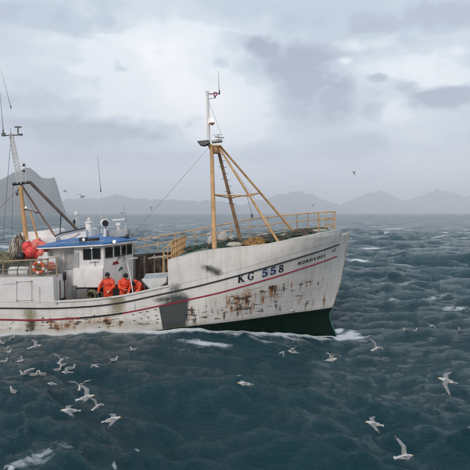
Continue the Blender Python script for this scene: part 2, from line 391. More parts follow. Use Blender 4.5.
# dark blank patch (alpha) = worn dark plate amidships
al = mth(t, 'MULTIPLY', mth(t, 'SUBTRACT', mth(t, 'ADD', at.outputs['Alpha'], mth(t, 'MULTIPLY', nr, .7)), .55), 2.4, clamp=True)
base = mixc(t, mth(t, 'MULTIPLY', al, .93), base, (.025, .035, .036))
wlb = mth(t, 'ADD', wl, mth(t, 'MULTIPLY', mth(t, 'SUBTRACT', nr, .5), .05))
scum = mth(t, 'MULTIPLY', mth(t, 'SUBTRACT', .16, wlb), 5, clamp=True)
base = mixc(t, mth(t, 'MULTIPLY', mth(t, 'MULTIPLY', scum, nr), 1.0, clamp=True), base, (.16, .14, .10))
green = ramp(t, nr, [(.3, (.001, .006, .004)), (.7, (.003, .020, .012))])
isg = mth(t, 'MULTIPLY', mth(t, 'SUBTRACT', 0, wlb), 60, clamp=True)
base = mixc(t, isg, base, green)
wet = nd(t, 'ShaderNodeAttribute', attribute_name='wet').outputs['Fac']
wetf = mth(t, 'MULTIPLY', mth(t, 'SUBTRACT', .30, mth(t, 'ADD', wet, mth(t, 'MULTIPLY', mth(t, 'SUBTRACT', nr, .5), .5))), 5, clamp=True)
base = mixc(t, mth(t, 'MULTIPLY', wetf, .6), base, (.55, .55, .50), 'MULTIPLY')
t.links.new(base, b.inputs['Base Color'])
t.links.new(mth(t, 'SUBTRACT', .5, mth(t, 'MULTIPLY', mth(t, 'MAXIMUM', isg, al), .4)), b.inputs['Specular IOR Level'])
t.links.new(mth(t, 'SUBTRACT', .52, mth(t, 'MULTIPLY', wetf, .25)), b.inputs['Roughness'])
hb, _ = noise(t, mapping(t, co, (1, 1, 1)), 1.4, 3, .5); hb2, _ = noise(t, mapping(t, co, (1, 1, 1.6)), 30, 4, .6)
bump(t, b, mth(t, 'ADD', hb, mth(t, 'MULTIPLY', hb2, .06)), .5, .05)
M['hull'] = hm
# stain list: (px, py, rx_px, ry_px, rust, dark, olive, patch)
ST = [(238, 297, 10, 5, .42, .1, 0, 0), (249, 293, 6, 5, .55, .6, 0, 0), (224, 298, 8, 3, .4, 0, 0, 0), (238, 310, 2, 8, .5, .2, 0, 0), (252, 306, 1.5, 9, .6, 0, 0, 0), (263, 300, 1, 7, .5, 0, 0, 0), (206, 305, 1.2, 7, .4, 0, 0, 0), (216, 303, 1, 8, .4, 0, 0, 0), (284, 287, 1, 7, .5, 0, 0, 0), (246, 303, 5, 10, .5, .3, 0, 0), (272, 292, 3.2, 6.5, .8, .1, 0, 0), (276, 287, 6, 2.5, .5, .25, 0, 0),
      (311.5, 285, 2.2, 11, .62, 0, 0, 0), (313, 303, 2.5, 5, .6, .2, 0, 0), (296, 283, 2, 5, .35, .2, 0, 0), (323, 279, 1.5, 4, .4, .2, 0, 0),
      (230, 310, 26, 9, .25, .62, 0, 0), (250, 301, 12, 10, .2, .5, 0, 0), (270, 300, 60, 16, .1, .35, .15, 0), (222, 312, 3, 6, .3, .5, 0, 0), (237, 307, 2, 7, .3, .6, 0, 0), (247, 312, 2, 6, .1, .6, 0, 0), (330, 270, 1, 8, .3, .1, .1, 0), (303, 292, 1.5, 7, .4, .1, .1, 0), (262, 293, 9, 6, 0, .4, 0, 0), (288, 300, 14, 2, .2, .55, 0, 0), (212, 313, 16, 10, .05, .5, 0, 0), (275, 305, 18, 8, .1, .42, 0, 0),
      (262, 288, 40, 2, .1, .40, 0, 0), (318, 299, 12, 6, .15, .42, 0, 0), (300, 305, 26, 4, .15, .4, 0, 0), (200, 309, 14, 3, 0, .45, 0, 0), (190, 318, 8, 6, 0, .35, 0, 0),
      (30, 313, 8, 6, 0, .0, .8, 0), (31, 326, 5, 8, .15, 1.1, .7, .3), (117, 308, 8, 8, .1, .3, .85, 0), (118, 299, 7, 4, 0, .2, .8, 0), (60, 326, 9, 4, .50, .1, 0, 0), (98, 321, 10, 4, .55, .4, .2, 0), (108, 319, 4, 5, .6, .4, 0, 0),
      (83, 312, 6, 2, 0, .5, 0, 0), (146, 320, 14, 6, 0, .32, .15, 0), (45, 324, 30, 5, .15, .25, .2, 0), (10, 328, 12, 4, 0, .2, .2, 0), (75, 323, 30, 4, .25, .25, .25, 0),
      (346, 243, 2, 14, .45, 0, .3, 0), (212, 270, 8, 2.6, 0, .0, 0, .58), (206, 266.5, 6, 1.8, 0, 0, 0, .5), (218, 274, 6, 2.6, 0, 0, 0, .5), (175, 288, 7, 6, 0, .1, 0, .5), (178, 299, 12, 5, 0, 0, 0, .6), (160, 300, 8, 3, 0, 0, 0, .45), (186, 312, 3, 12, 0, .2, .1, .5),
      (193, 268, 2.0, 12, 0, .28, .25, 0), (220, 258, 1, 8, 0, .2, .3, 0), (240, 262, 1.2, 9, .15, .15, .2, 0), (184, 262, 10, 6, 0, 0, .2, 0), (255, 254, 1, 7, .2, .15, .2, 0), (283, 247, 1, 6, .2, .1, .2, 0)]
rs = random.Random(5)
ST = [q for q in ST if not (q[2] > 11 and q[0] > 185 and q[1] > 295)]
for k in range(190):       # paint chips along the planks, some weeping rust
    px = rs.uniform(187, 330); lo = np.interp(px, [187, 260, 331], [325, 316, 306]); hi = np.interp(px, [187, 220, 260, 331], [306, 300, 290, 272]); u = rs.random() ** (.8 if px < 270 else 1.6)
    if px > 280 and rs.random() < .35: continue
    py = lo - 2 - (lo - hi) * (1 - u) * .95
    rx = rs.uniform(.7, 3.8); ST.append((px, py, rx, rs.uniform(.4, .85), .1, rs.uniform(.7, 1.5), 0, 0))
    if rs.random() < .30: ST.append((px + rs.uniform(-1, 1), py + 2.5, rs.uniform(.5, 1.2), rs.uniform(2.5, 5.5), rs.uniform(.5, 1.1), 0, 0, 0))
    if rs.random() < .18: ST.append((px, py + 2, rs.uniform(.4, .7), rs.uniform(2, 4), 0, 1.3, 0, 0))
for k in range(60):
    px = rs.uniform(2, 158); lo = np.interp(px, [0, 60, 158], [332, 329, 325]); py = lo - rs.random() ** 1.5 * 12
    ST.append((px, py, rs.uniform(.8, 3), rs.uniform(.5, 1), .1, rs.uniform(.7, 1.5), .2, 0))
    if rs.random() < .4: ST.append((px, py + 1, rs.uniform(.6, 2), rs.uniform(1.5, 3), rs.uniform(.4, 1), 0, .2, 0))
STW = []
for px, py, rx, ry, *a in ST:
    c = HP(px, py); k = (CY - float(bh(c.x, c.z))) / 470
    STW.append((c.x, c.z, rx * k, ry * k, a))
pl = [HP(*q) for q in ((159, 306.5), (183, 302), (184, 330), (163.5, 332))]   # dark plate quad in x,z
def stain_at(x, z):
    out = np.zeros((len(x), 4))
    for cx, cz, rx, rz, a in STW:
        sel = np.where((np.abs(x - cx) < 3 * rx) & (np.abs(z - cz) < 3 * rz))[0]
        if not len(sel): continue
        g = np.exp(-.7 * (((x[sel] - cx) / rx) ** 2 + ((z[sel] - cz) / rz) ** 2))
        for k in range(4): out[sel, k] += g * a[k]
    ins = np.ones(len(x), bool); dmin = np.full(len(x), 9.)
    for i in range(4):
        p0, p1 = pl[i], pl[(i + 1) % 4]
        cr = ((p1.x - p0.x) * (z - p0.z) - (p1.z - p0.z) * (x - p0.x)) / math.hypot(p1.x - p0.x, p1.z - p0.z)
        dmin = np.minimum(dmin, -cr / (.30, .50, .12, .07)[i] + np.where(cr < 0, 0, 0))
    out[:, 3] += np.clip(dmin + .5, 0, 1)
    return np.clip(out, 0, 1.5)
def shell(name, zlo, zhi, xa, xfun, ncol, rows, parent, material, sides=(-1, 1), off=0, groove=0, thick=0):
    """plating between two heights along the hull; rows: list of (t, inset)"""
    s = np.linspace(0, 1, ncol); s = 1 - (1 - s) ** 1.25
    V = []; F = []; WL = []
    for side in sides:
        base_i = len(V)
        grid = []
        for (tt, ins) in rows:
            x = xa + s * (xfun(2.0) - xa)
            for _ in range(6):
                z = zlo(x) + tt * (zhi(x) - zlo(x)); x = xa + s * (xfun(z) - xa)
            bb = bh(x, z); bb = np.where(s > .99999, 0.02, bb) + off - ins * np.clip(bb / .3, 0, 1)
            grid.append(np.stack([x, CY + side * bb, z], 1))
        nr_, nc = len(rows), ncol
        V += [tuple(p) for g in grid for p in g]
        for i in range(nr_ - 1):
            for j in range(nc - 1):
                a = base_i + i * nc + j; q = (a, a + 1, a + nc + 1, a + nc)
                F.append(q if side < 0 else q[::-1])
    me = bpy.data.meshes.new(name); me.from_pydata(V, [], F); me.materials.append(material)
    A = np.array(V); stn = stain_at(A[:, 0], A[:, 2])
    stn[A[:, 1] > CY] *= .6; stn[A[:, 1] > CY, 3] = 0
    ca = me.color_attributes.new('stain', 'FLOAT_COLOR', 'POINT'); ca.data.foreach_set('color', stn.ravel())
    wa = me.attributes.new('wet', 'FLOAT', 'POINT'); wa.data.foreach_set('value', (A[:, 2] - np.interp(A[:, 0], WLX, WLZ)).astype(np.float32))
    fa = me.attributes.new('wl', 'FLOAT', 'POINT'); fa.data.foreach_set('value', (A[:, 2] - GRN(A[:, 0])).astype(np.float32))
    sv_ = np.tile(np.repeat([1.0 if ins > .003 else 0.0 for _, ins in rows], ncol), len(sides)); sa = me.attributes.new('seam', 'FLOAT', 'POINT'); sa.data.foreach_set('value', sv_.astype(np.float32))
    me.polygons.foreach_set('use_smooth', [True] * len(me.polygons))
    ob = bpy.data.objects.new(name, me); COL.objects.link(ob)
    if parent is not None: ob.parent = parent; ob.location = -wloc(parent)
    return ob
BOAT = thing('fishing_boat', (-3.5, CY, 0), 'white fishing boat with blue wheelhouse roof, ochre mast and rust streaked hull marked KG 558', 'fishing boat')
rows = []
NS = 20
for k in range(NS):
    for a, ins in ((0, .006), (.07, 0), (.12, 0), (.24, 0), (.36, 0), (.5, 0), (.62, 0), (.75, 0), (.88, 0), (.93, 0)): rows.append(((k + a) / NS, ins))
rows.append((1, 0))
hull = shell('hull', lambda x: np.full_like(x, KZ) + .045 * (x + 4) * .5, WT, XA, xs, 620, rows, BOAT, hm)
# transom and keel close
mb = MB()
zz = [KZ + .045 * (XA + 4) * .5 + i * (float(WT(XA)) - KZ - .045 * (XA + 4) * .5) / 16 for i in range(17)]
ptsn = [(XA, CY - float(bh(XA, z)), z) for z in zz]; ptsf = [(XA, CY + float(bh(XA, z)), z) for z in zz]
mb.add(ptsn + ptsf, [(i, i + 1, 17 + i + 1, 17 + i) for i in range(16)]); part('transom', mb, M['white'], BOAT, False)
r4 = [(i / 12, 0) for i in range(13)]
shell('forecastle_plating', lambda x: WT(x) - .0, FT, XF, xs, 330, r4, BOAT, hm, sides=(-1,), off=.012)
ftfar = lambda x: np.where(np.asarray(x) < XF, np.interp(x, [XFF, XF], [P(131, 259, 26).z, float(FT(XF + .01)) ]), FT(x))
shell('forecastle_plating', lambda x: WT(x), ftfar, XFF, xs, 300, r4, BOAT, hm, sides=(1,), off=.012)
shell('aft_house_plating', WT, HT, XA, lambda z: XH, 160, r4, BOAT, M['white2'], sides=(-1, 1), off=.012)
def hstrip(mb, xs_, zf, w, h, side=-1, inner=0.0):
    """box-section strip along hull: zf(x)=centre height, w = how far proud, h = height"""
    ring = []
    for x in xs_:
        z = float(zf(x)); bb = float(bh(x, z))
        y0 = CY + side * (bb - inner); y1 = CY + side * (bb + w)
        ring.append([(x, y0, z - h / 2), (x, y1, z - h / 2), (x, y1, z + h / 2), (x, y0, z + h / 2)])
    n = len(ring); mb.add([p for r_ in ring for p in r_], [(4 * i + j, 4 * i + (j + 1) % 4, 4 * i + 4 + (j + 1) % 4, 4 * i + 4 + j) for i in range(n - 1) for j in range(4)] + [(0, 1, 2, 3), (4 * n - 1, 4 * n - 2, 4 * n - 3, 4 * n - 4)])
XS1 = lambda a, b_, n=160: np.linspace(a, b_, n)
xbk = HP(339.5, 244).x; xrd = HP(337, 256).x
for side in (-1, 1):
    mb = MB(); hstrip(mb, XS1(XA, xbk, 220), BLK, .035, .055, side); part('rubbing_strake', mb, M['black'], BOAT)
xd0, xd1 = HP(80, 318).x, HP(123, 313).x
for side in (-1, 1):
    mb = MB(); hstrip(mb, XS1(XA, xd0, 60), REDL, .014, .07, side); hstrip(mb, XS1(xd1, HP(158.5, 306).x, 30), REDL, .014, .06, side)
    hstrip(mb, XS1(HP(158.5, 306).x, xrd, 120), REDL, .014, .06, side); part('red_stripe', mb, M['red'], BOAT)
    mb = MB(); hstrip(mb, XS1(xd0, xd1, 40), REDL, .02, .07, side); part('dark_stripe', mb, M['black'], BOAT)
# cap rails
mb = MB(); hstrip(mb, XS1(XH, XF, 60), lambda x: WT(x) + .02, .05, .05, -1, .16); part('cap_rail', mb, M['white'], BOAT)
mb = MB(); hstrip(mb, XS1(XF, xs(3.8) - .25, 120), lambda x: FT(x) + .015, .02, .035, -1, .08); part('cap_rail', mb, M['white2'], BOAT)
mb = MB(); hstrip(mb, XS1(XFF, XF - .05, 40), lambda x: ftfar(x) + .02, .05, .05, 1, .22); part('cap_rail', mb, M['woodl'], BOAT)
mb = MB(); hstrip(mb, XS1(XF, 5.2, 80), lambda x: FT(x) + .015, .02, .035, 1, .10); part('cap_rail', mb, M['gfish'], BOAT)
# inner lining
def lining(side, xa, xb, top, name, m, inset=.14, fr=.55):
    mb = MB(); X = XS1(xa, xb, 60); vs = []
    for x in X:
        zt = float(top(x)); zb = float(zdeck(x))
        for k in range(5):
            z = zb + (zt - zb) * k / 4; vs.append((x, CY + side * (float(bh(x, z)) - inset), z))
    mb.add(vs, [(5 * i + k, 5 * i + k + 1, 5 * i + 6 + k, 5 * i + 5 + k) for i in range(59) for k in range(4)])
    p_ = part(name, mb, m, BOAT)
    x = xa + .2
    while x < xb - .1:
        mb = MB(); zt = float(top(x)) - .02; zb = float(zdeck(x)); y = CY + side * (float(bh(x, zt)) - inset - .05)
        mb.box((x, y, (zt + zb) / 2), (.09, .10, zt - zb)); part('frame', mb, M['woodl'], p_); x += fr
lining(1, XFF, XF + .3, ftfar, 'bulwark_lining', M['wood'])
lining(-1, XH, XF, WT, 'bulwark_lining', M['wood'])
# decks
def deck(name, xa, xb, zf, inset, m, nx=50, mat_=None, xlim=None):
    mb = MB(); vs = []
    for x in np.linspace(xa, xb, nx):
        z = float(zf(x)); bb = max(.03, float(bh(x, z)) - inset)
        for k in range(7): vs.append((x, CY + bb * (-1 + k / 3), z + .05 * (1 - (k / 3 - 1) ** 2)))
    mb.add(vs, [(7 * i + k, 7 * i + k + 1, 7 * i + 8 + k, 7 * i + 7 + k) for i in range(nx - 1) for k in range(6)])
    return part(name, mb, m, BOAT)
deck('main_deck', XA + .1, XF + .5, zdeck, .05, M['deckgrey'])
fdz = lambda x: float(FT(min(x, stp - .05))) - .13
deck('foredeck', XF, 5.2, fdz, .05, M['deckgreen'])
deck('shelter_deck', XA + .02, XH, lambda x: float(HT(x)) - .01, -.008, M['grey'])
def wall(name, x, y0, y1, z0, z1, th, m, parent=BOAT):
    mb = MB(); mb.box((x, (y0 + y1) / 2, (z0 + z1) / 2), (th, y1 - y0, z1 - z0)); return part(name, mb, m, parent)
zf_ = fdz(XF) - .02
wall('forecastle_bulkhead', XF + .06, CY - 2.85, CY + 2.85, float(zdeck(XF)), zf_, .06, M['white'])
HTX = float(HT(XH))
# ---- aft house front wall with doorway (open, dark inside painted on a panel)
dz0 = float(zdeck(XH)); xw = XH - .04
mb = MB()
ya, yb, yc, yd = 20.14, 20.62, 21.22, 21.45
mb.box((xw, (ya + yb) / 2, (dz0 + HTX) / 2 - .01), (.06, yb - ya, HTX - dz0 - .04)); mb.box((xw, (yc + yd) / 2, (dz0 + HTX) / 2 - .01), (.06, yd - yc, HTX - dz0 - .04))
mb.box((xw, (yb + yc) / 2, HTX - .14), (.06, yc - yb, .22)); fw = part('aft_house_front', mb, M['white'], BOAT)
mb = MB(); mb.box((xw - .25, (yb + yc) / 2, (dz0 + HTX) / 2 - .1), (.02, yc - yb + .3, HTX - dz0 - .3)); part('door', mb, mat('painted_interior_shade', (.03, .014, .012), .8, .3, 6, 0), fw)  # panel set inside the opening; the interior's shade is painted as its near-black colour
mb = MB()
for y in (yb + .02, yc - .02): mb.box((xw + .04, y, (dz0 + HTX) / 2 - .13), (.05, .05, HTX - dz0 - .26))
part('door_frame', mb, mat('red_brown_frame', (.16, .06, .045), .7, .3, 8, .4), fw)
mb = MB(); mb.box((xw + .10, 21.08, HTX - .14), (.12, .12, .34), bev=.03); part('black_lamp_box', mb, M['black'], fw)
mb = MB(); mb.box((XH - .5, 20.08 + .42, dz0 + .5), (.9, .06, 1.0)); part('inner_wall', mb, M['dgrey'], fw)
# hatch outline on the house plating
def on(px, py, off=.02):
    p = HP(px, py); p.y -= off + .012; return p
mb = MB(); cs = [on(17, 281.8), on(32, 281), on(32, 300), on(17, 300.5)]
for i in range(4): mb.tube([cs[i], cs[(i + 1) % 4]], .007, 5)
for c in cs: mb.ell(c, (.035, .03, .035), nu=8, nv=6)
part('side_hatch_outline', mb, M['grey'], BOAT)
mb = MB(); mb.tube([on(57, 281), on(57, 304)], .02, 6); part('drain_pipe', mb, M['grey'], BOAT)
for q in (((3, 284), (16, 283.4)), ((40, 286), (40, 304))):
    mb = MB(); mb.tube([on(*q[0]), on(*q[1])], .006, 5); part('weld_seam', mb, M['grey'], BOAT)
# white patch plate (bright) next to the dark plate, with bolts
mb = MB()
for px, py in ((140, 312), (141, 318), (147, 311), (148, 317), (148, 323), (155, 309), (156, 315), (157, 322), (133, 314), (134, 320)):
    c = HP(px, py); mb.ell((c.x, c.y - .01, c.z), (.02, .02, .02), nu=6, nv=4); mb.box((c.x + .02, c.y - .008, c.z - .03), (.12, .012, .02))
part('plate_bolts', mb, M['dgrey'], BOAT)['kind'] = 'stuff'
# stem bar
mb = MB(); zs = np.linspace(P(350, 233, CY).z, -1.6, 30)
mb.tube([(float(xs(z)) + .0, CY, z) for z in zs if z > float(P(331, 308, CY).z)], .045, 8); part('stem_bar', mb, mat('stained_stem', (.55, .45, .32), .6, .2, 5, .5), BOAT)
mb = MB(); mb.tube([(float(xs(z)) - .005, CY, z) for z in zs if z <= float(P(331, 308, CY).z)], .05, 8); part('stem_bar', mb, M['gfish'], BOAT)
# ------------------------------------------------------------------ lettering on the hull, laid on the plating
GL = {  # strokes in a 0.7 x 1 cell: (points, width) ; serif letters
 'K': (.78, [([(.14, 0), (.14, 1)], .17), ([(.62, .98), (.22, .48)], .07), ([(.30, .55), (.66, .02)], .17), ([(.0, .97), (.30, .97)], .06), ([(.0, .03), (.30, .03)], .06), ([(.46, .97), (.76, .97)], .06), ([(.48, .03), (.80, .03)], .06)]),
 'G': (.78, [([(.70, .78), (.58, .93), (.38, .97), (.20, .84), (.12, .5), (.20, .16), (.38, .03), (.56, .06), (.66, .20)], .10), ([(.15, .74), (.12, .5), (.15, .26)], .17), ([(.62, .02), (.62, .42)], .14), ([(.44, .43), (.76, .43)], .06), ([(.70, .70), (.70, .98)], .05)]),
 '5': (.66, [([(.60, .93), (.16, .93)], .14), ([(.15, .98), (.12, .50)], .07), ([(.12, .52), (.32, .62), (.50, .54), (.56, .32), (.46, .10), (.26, .03), (.08, .10)], .11), ([(.53, .48), (.56, .32), (.51, .16)], .17), ([(.08, .10), (.08, .24)], .13)]),
 '8': (.68, [([(.33, .54), (.14, .68), (.14, .86), (.33, .97), (.52, .86), (.52, .68), (.33, .54), (.10, .36), (.10, .14), (.33, .03), (.56, .14), (.56, .36), (.33, .54)], .11), ([(.14, .66), (.20, .60), (.46, .44), (.54, .36)], .14), ([(.10, .34), (.10, .16)], .14), ([(.53, .34), (.56, .16)], .14)]),
 'N': (.8, [([(.12, 0), (.12, 1)], .09), ([(.12, .98), (.64, .02)], .17), ([(.64, 0), (.64, 1)], .09), ([(.0, .97), (.22, .97)], .06), ([(.0, .03), (.24, .03)], .06), ([(.52, .97), (.76, .97)], .06)]),
 'O': (.76, [([(.36, .97), (.16, .82), (.10, .5), (.16, .18), (.36, .03), (.56, .18), (.62, .5), (.56, .82), (.36, .97)], .13)]),
 'R': (.76, [([(.14, 0), (.14, 1)], .16), ([(.14, .95), (.48, .93), (.56, .76), (.46, .56), (.14, .53)], .11), ([(.36, .52), (.64, .03)], .15), ([(.0, .97), (.2, .97)], .06), ([(.0, .03), (.28, .03)], .06)]),
 'D': (.78, [([(.14, 0), (.14, 1)], .16), ([(.14, .95), (.42, .92), (.60, .72), (.62, .5), (.60, .28), (.42, .08), (.14, .05)], .12), ([(.0, .03), (.2, .03)], .06)]),
 'V': (.76, [([(.08, 1), (.36, .02)], .16), ([(.62, 1), (.38, .04)], .08), ([(.0, .97), (.24, .97)], .06), ([(.50, .97), (.74, .97)], .06)]),
 'E': (.66, [([(.14, 0), (.14, 1)], .16), ([(.10, .95), (.56, .95)], .09), ([(.10, .5), (.44, .5)], .09), ([(.10, .05), (.58, .05)], .09)]),
 'I': (.32, [([(.15, 0), (.15, 1)], .16), ([(.0, .97), (.3, .97)], .06), ([(.0, .03), (.3, .03)], .06)])}
def glyph(mb, ch, o2, ux, h, off=.016):
    """o2=(x,z) of the cell's lower left; ux = baseline unit vector in x,z"""
    w, strokes = GL[ch]
    def mp(a, c):
        x = o2[0] + ux[0] * a * h; z = o2[1] + ux[1] * a * h + c * h
        return (x, CY - float(bh(x, z)) - off, z)
    for pts, wd in strokes:
        q = []
        for i in range(len(pts) - 1):
            (a, b1), (c, d) = pts[i], pts[i + 1]; n = 3
            for k in range(n): q.append((a + (c - a) * k / n, b1 + (d - b1) * k / n))
        q.append(pts[-1]); vs = []
        for i, (a, b1) in enumerate(q):
            p0 = q[max(0, i - 1)]; p1 = q[min(len(q) - 1, i + 1)]; dx, dy = p1[0] - p0[0], p1[1] - p0[1]; l = math.hypot(dx, dy) or 1
            wd2 = wd * 1.3 + .02; nx, ny = -dy / l * wd2 / 2, dx / l * wd2 / 2
            vs += [mp(a + nx, b1 + ny), mp(a - nx, b1 - ny)]
        mb.add(vs, [(2 * i, 2 * i + 1, 2 * i + 3, 2 * i + 2) for i in range(len(q) - 1)])
def base_uv(p0, p1):
    a, c = HP(*p0), HP(*p1); l = math.hypot(c.x - a.x, c.z - a.z); return ((c.x - a.x) / l, (c.z - a.z) / l)
ux = base_uv((238, 283.2), (284.5, 271.2))
NUM = bpy.data.objects.new('registration_number', None); COL.objects.link(NUM); NUM.parent = BOAT; NUM.location = Vector((.6, 20.5, 2.7)) - wloc(BOAT)
for ch, px, py, hh in (('K', 238, 283, .335), ('G', 247.5, 280.8, .335), ('5', 262.2, 277.2, .33), ('5', 270.3, 275.0, .33), ('8', 278.4, 272.9, .33)):
    mb = MB(); c = HP(px, py); glyph(mb, ch, (c.x, c.z), (ux[0] * 1.08, ux[1] * 1.08), hh); part('letter' if ch in 'KG' else 'digit', mb, M['letter'], NUM, False)
mb = MB()
for px, py in ((261.8, 277.8), (269.8, 275.6)):
    c = HP(px, py); vs = []
    for j in range(3):
        for i in range(5):
            x = c.x + ux[0] * i * .075; z = c.z + ux[1] * i * .075 + j * .18; vs.append((x, CY - float(bh(x, z)) - .0135, z))
    mb.add(vs, [(5 * j + i, 5 * j + i + 1, 5 * j + i + 6, 5 * j + i + 5) for j in range(2) for i in range(4)])
part('number_backing', mb, M['patchblue'], BOAT, False)
mb = MB(); ux2 = base_uv((298, 265), (325, 256.6)); c0 = HP(297.8, 265.2); c1 = HP(325, 257); tot = math.hypot(c1.x - c0.x, c1.z - c0.z)
hn = .145; wsum = sum(GL[c][0] for c in 'NORDVOEI'); k = tot / (wsum * hn); adv = 0
for ch in 'NORDVOEI':
    glyph(mb, ch, (c0.x + ux2[0] * adv, c0.z + ux2[1] * adv), (ux2[0] * k * .85, ux2[1] * k * .85), hn); adv += GL[ch][0] * hn * k
part('ship_name', mb, M['letter'], BOAT, False, 'navy serif lettering of the ship name')
mb = MB(); c0 = HP(332, 253)
for pts in ([(0, .02), (.1, .12), (.2, .16)], [(.02, .1), (.12, .06), (.22, .10)], [(.05, 0), (.2, .05)]):
    vs = []
    for (a, c) in pts:
        for dz in (0, .022):
            x, z = c0.x + a, c0.z + c + dz + a * .3; vs.append((x, CY - float(bh(x, z)) - .016, z))
    mb.add(vs, [(2 * i, 2 * i + 1, 2 * i + 3, 2 * i + 2) for i in range(len(pts) - 1)])
part('bow_emblem', mb, M['letter'], BOAT, False)
# ------------------------------------------------------------------ wheelhouse
zr = lambda x: 3.66 + .055 * (x + 7.3)        # roof underside
PLAN = [(-7.28, 21.2), (-5.95, 21.2), (-5.35, 22.0), (-5.0, 23.0), (-5.35, 24.0), (-5.95, 24.8), (-7.28, 24.8)]
WH = bpy.data.objects.new('wheelhouse', None); COL.objects.link(WH); WH.parent = BOAT; WH.location = Vector((-6.8, 23, .8)) - wloc(BOAT); WH.empty_display_size = .2
def shellwall(poly, z0f, z1f):
    mb = MB(); n = len(poly)
    mb.add([(x, y, z0f(x)) for x, y in poly] + [(x, y, z1f(x)) for x, y in poly], [(i, (i + 1) % n, n + (i + 1) % n, n + i) for i in range(n)] + [tuple(range(n)), tuple(range(n, 2 * n))]); return mb
part('walls', shellwall(PLAN, lambda x: 1.86, zr), M['white2'], WH, False)
part('aft_walls', shellwall([(-8.75, 21.45), (-7.283, 21.45), (-7.283, 24.6), (-8.75, 24.6)], lambda x: .6, zr), M['white'], WH, False)
part('lower_walls', shellwall([(-7.28, 21.95), (-5.9, 21.95), (-5.5, 23), (-5.9, 24.2), (-7.28, 24.2)], lambda x: .6, lambda x: 1.86), M['dgrey'], WH, False)
mb = MB(); x0, x1 = P(73, 280, 21.07).x, P(103, 280, 21.07).x; mb.box(((x0 + x1) / 2, 21.13, 2.28), (x1 - x0, .13, .88), bev=.03)
part('spray_panel', mb, M['white2'], WH)
# roof: cambered slab, blue on top with a white fascia
RP = [(-8.95, 21.15), (-8.6, 20.93), (-5.9, 20.93), (-5.15, 21.8), (-4.9, 22.4), (-4.78, 23), (-4.9, 23.6), (-5.15, 24.2), (-5.9, 25.05), (-8.6, 25.05), (-8.95, 24.85)]
def slab(z0o, z1o, grow, m, name, camber):
    mb = MB(); n = len(RP); c = (-6.9, 23.0); lv = []
    P1 = [((x - c[0]) * (1 + grow) + c[0], (y - c[1]) * (1 + grow) + c[1]) for x, y in RP]
    vs = [(x, y, zr(x) + z0o) for x, y in P1] + [(x, y, zr(x) + z1o) for x, y in P1]
    fs = [tuple(range(n))] + [(i, (i + 1) % n, n + (i + 1) % n, n + i) for i in range(n)]
    base_ = n
    for k, sc in enumerate((.85, .55, .2)):
        nb = len(vs); vs += [((x - c[0]) * sc + c[0], (y - c[1]) * sc + c[1], zr((x - c[0]) * sc + c[0]) + z1o + camber * (1 - sc ** 2)) for x, y in P1]
        fs += [(base_ + i, base_ + (i + 1) % n, nb + (i + 1) % n, nb + i) for i in range(n)]; base_ = nb
    fs.append(tuple(base_ + i for i in range(n))); mb.add(vs, fs); return part(name, mb, m, WH)
slab(0, .06, 0, M['white2'], 'roof_fascia', .01)
slab(.063, .13, -.004, M['blue'], 'roof', .30)
# windows
wz0 = lambda x: 3.07 + .075 * (x + 6.9); wz1 = lambda x: 3.56 + .075 * (x + 6.9)
def window(A, Bp, u0, u1, z0, z1, nrm, bars=True):
    A = Vector((A[0], A[1], 0)); Bp = Vector((Bp[0], Bp[1], 0)); nrm = Vector(nrm).normalized()
    q = lambda u, z, d=0: A.lerp(Bp, u) + Vector((0, 0, z)) + nrm * d
    fr = MB(); w = (Bp - A).length; f = .035 / w
    def quadbar(ua, ub, za, zb): fr.prism([q(ua, za, .002), q(ub, za, .002), q(ub, zb, .002), q(ua, zb, .002)], nrm * .03)
    xm = A.lerp(Bp, (u0 + u1) / 2).x; a, c = z0(xm), z1(xm)
    quadbar(u0, u0 + f, a, c); quadbar(u1 - f, u1, a, c); quadbar(u0 + f, u1 - f, a, a + .035); quadbar(u0 + f, u1 - f, c - .035, c)
    w_ = part('window', fr, M['frame'], WH, False)
    g = MB(); g.prism([q(u0 + f, a + .035, .004), q(u1 - f, a + .035, .004), q(u1 - f, c - .035, .004), q(u0 + f, c - .035, .004)], nrm * .008)
    part('window_pane', g, M['glass'], WH, False)
for a, c in ((83.2, 91.4), (92.4, 100.6)):
    X0, X1 = P(a, 254, 21.2).x, P(c, 254, 21.2).x
    window((X0, 21.2), (X1, 21.2), 0, 1, wz0, wz1, (0, -1, 0)); 
    mbr = MB()
mb = MB(); mb.tube([P(89, 262.5, 21.15), P(99, 261.5, 21.15)], .012, 5); mb.tube([P(95, 261, 21.15), P(95, 266, 21.15)], .012, 5); part('window_wiper', mb, M['dgrey'], WH)
for i, us in ((1, ((.08, .50), (.60, .93))), (2, ((.03, .36), (.46, .86))), (3, ((.14, .54), (.64, .97))), (4, ((.07, .40), (.50, .92)))):
    A, Bp = PLAN[i], PLAN[i + 1]; n = ((Bp[1] - A[1]), -(Bp[0] - A[0]), 0)
    for u0, u1 in us: window(A, Bp, u0, u1, wz0, wz1, n)
# grey door panel on the aft part
mb = MB(); X0, X1 = P(65.5, 258, 21.45).x, P(77.5, 258, 21.2).x
mb.box(((X0 - 7.29) / 2, 21.42, 3.03), (abs(-7.29 - X0), .05, .78)); part('door', mb, M['grey'], WH, False)
mb = MB(); mb.box(((-7.27 + P(79, 258, 21.2).x) / 2, 21.185, 3.05), (P(79, 258, 21.2).x + 7.27, .03, .74)); part('door', mb, M['grey'], WH, False)
mb = MB()
for px in (60, 64): mb.tube([P(px, 252, 21.38), P(px, 280, 21.38)], .018, 6)
part('vertical_pipe', mb, M['white'], WH)
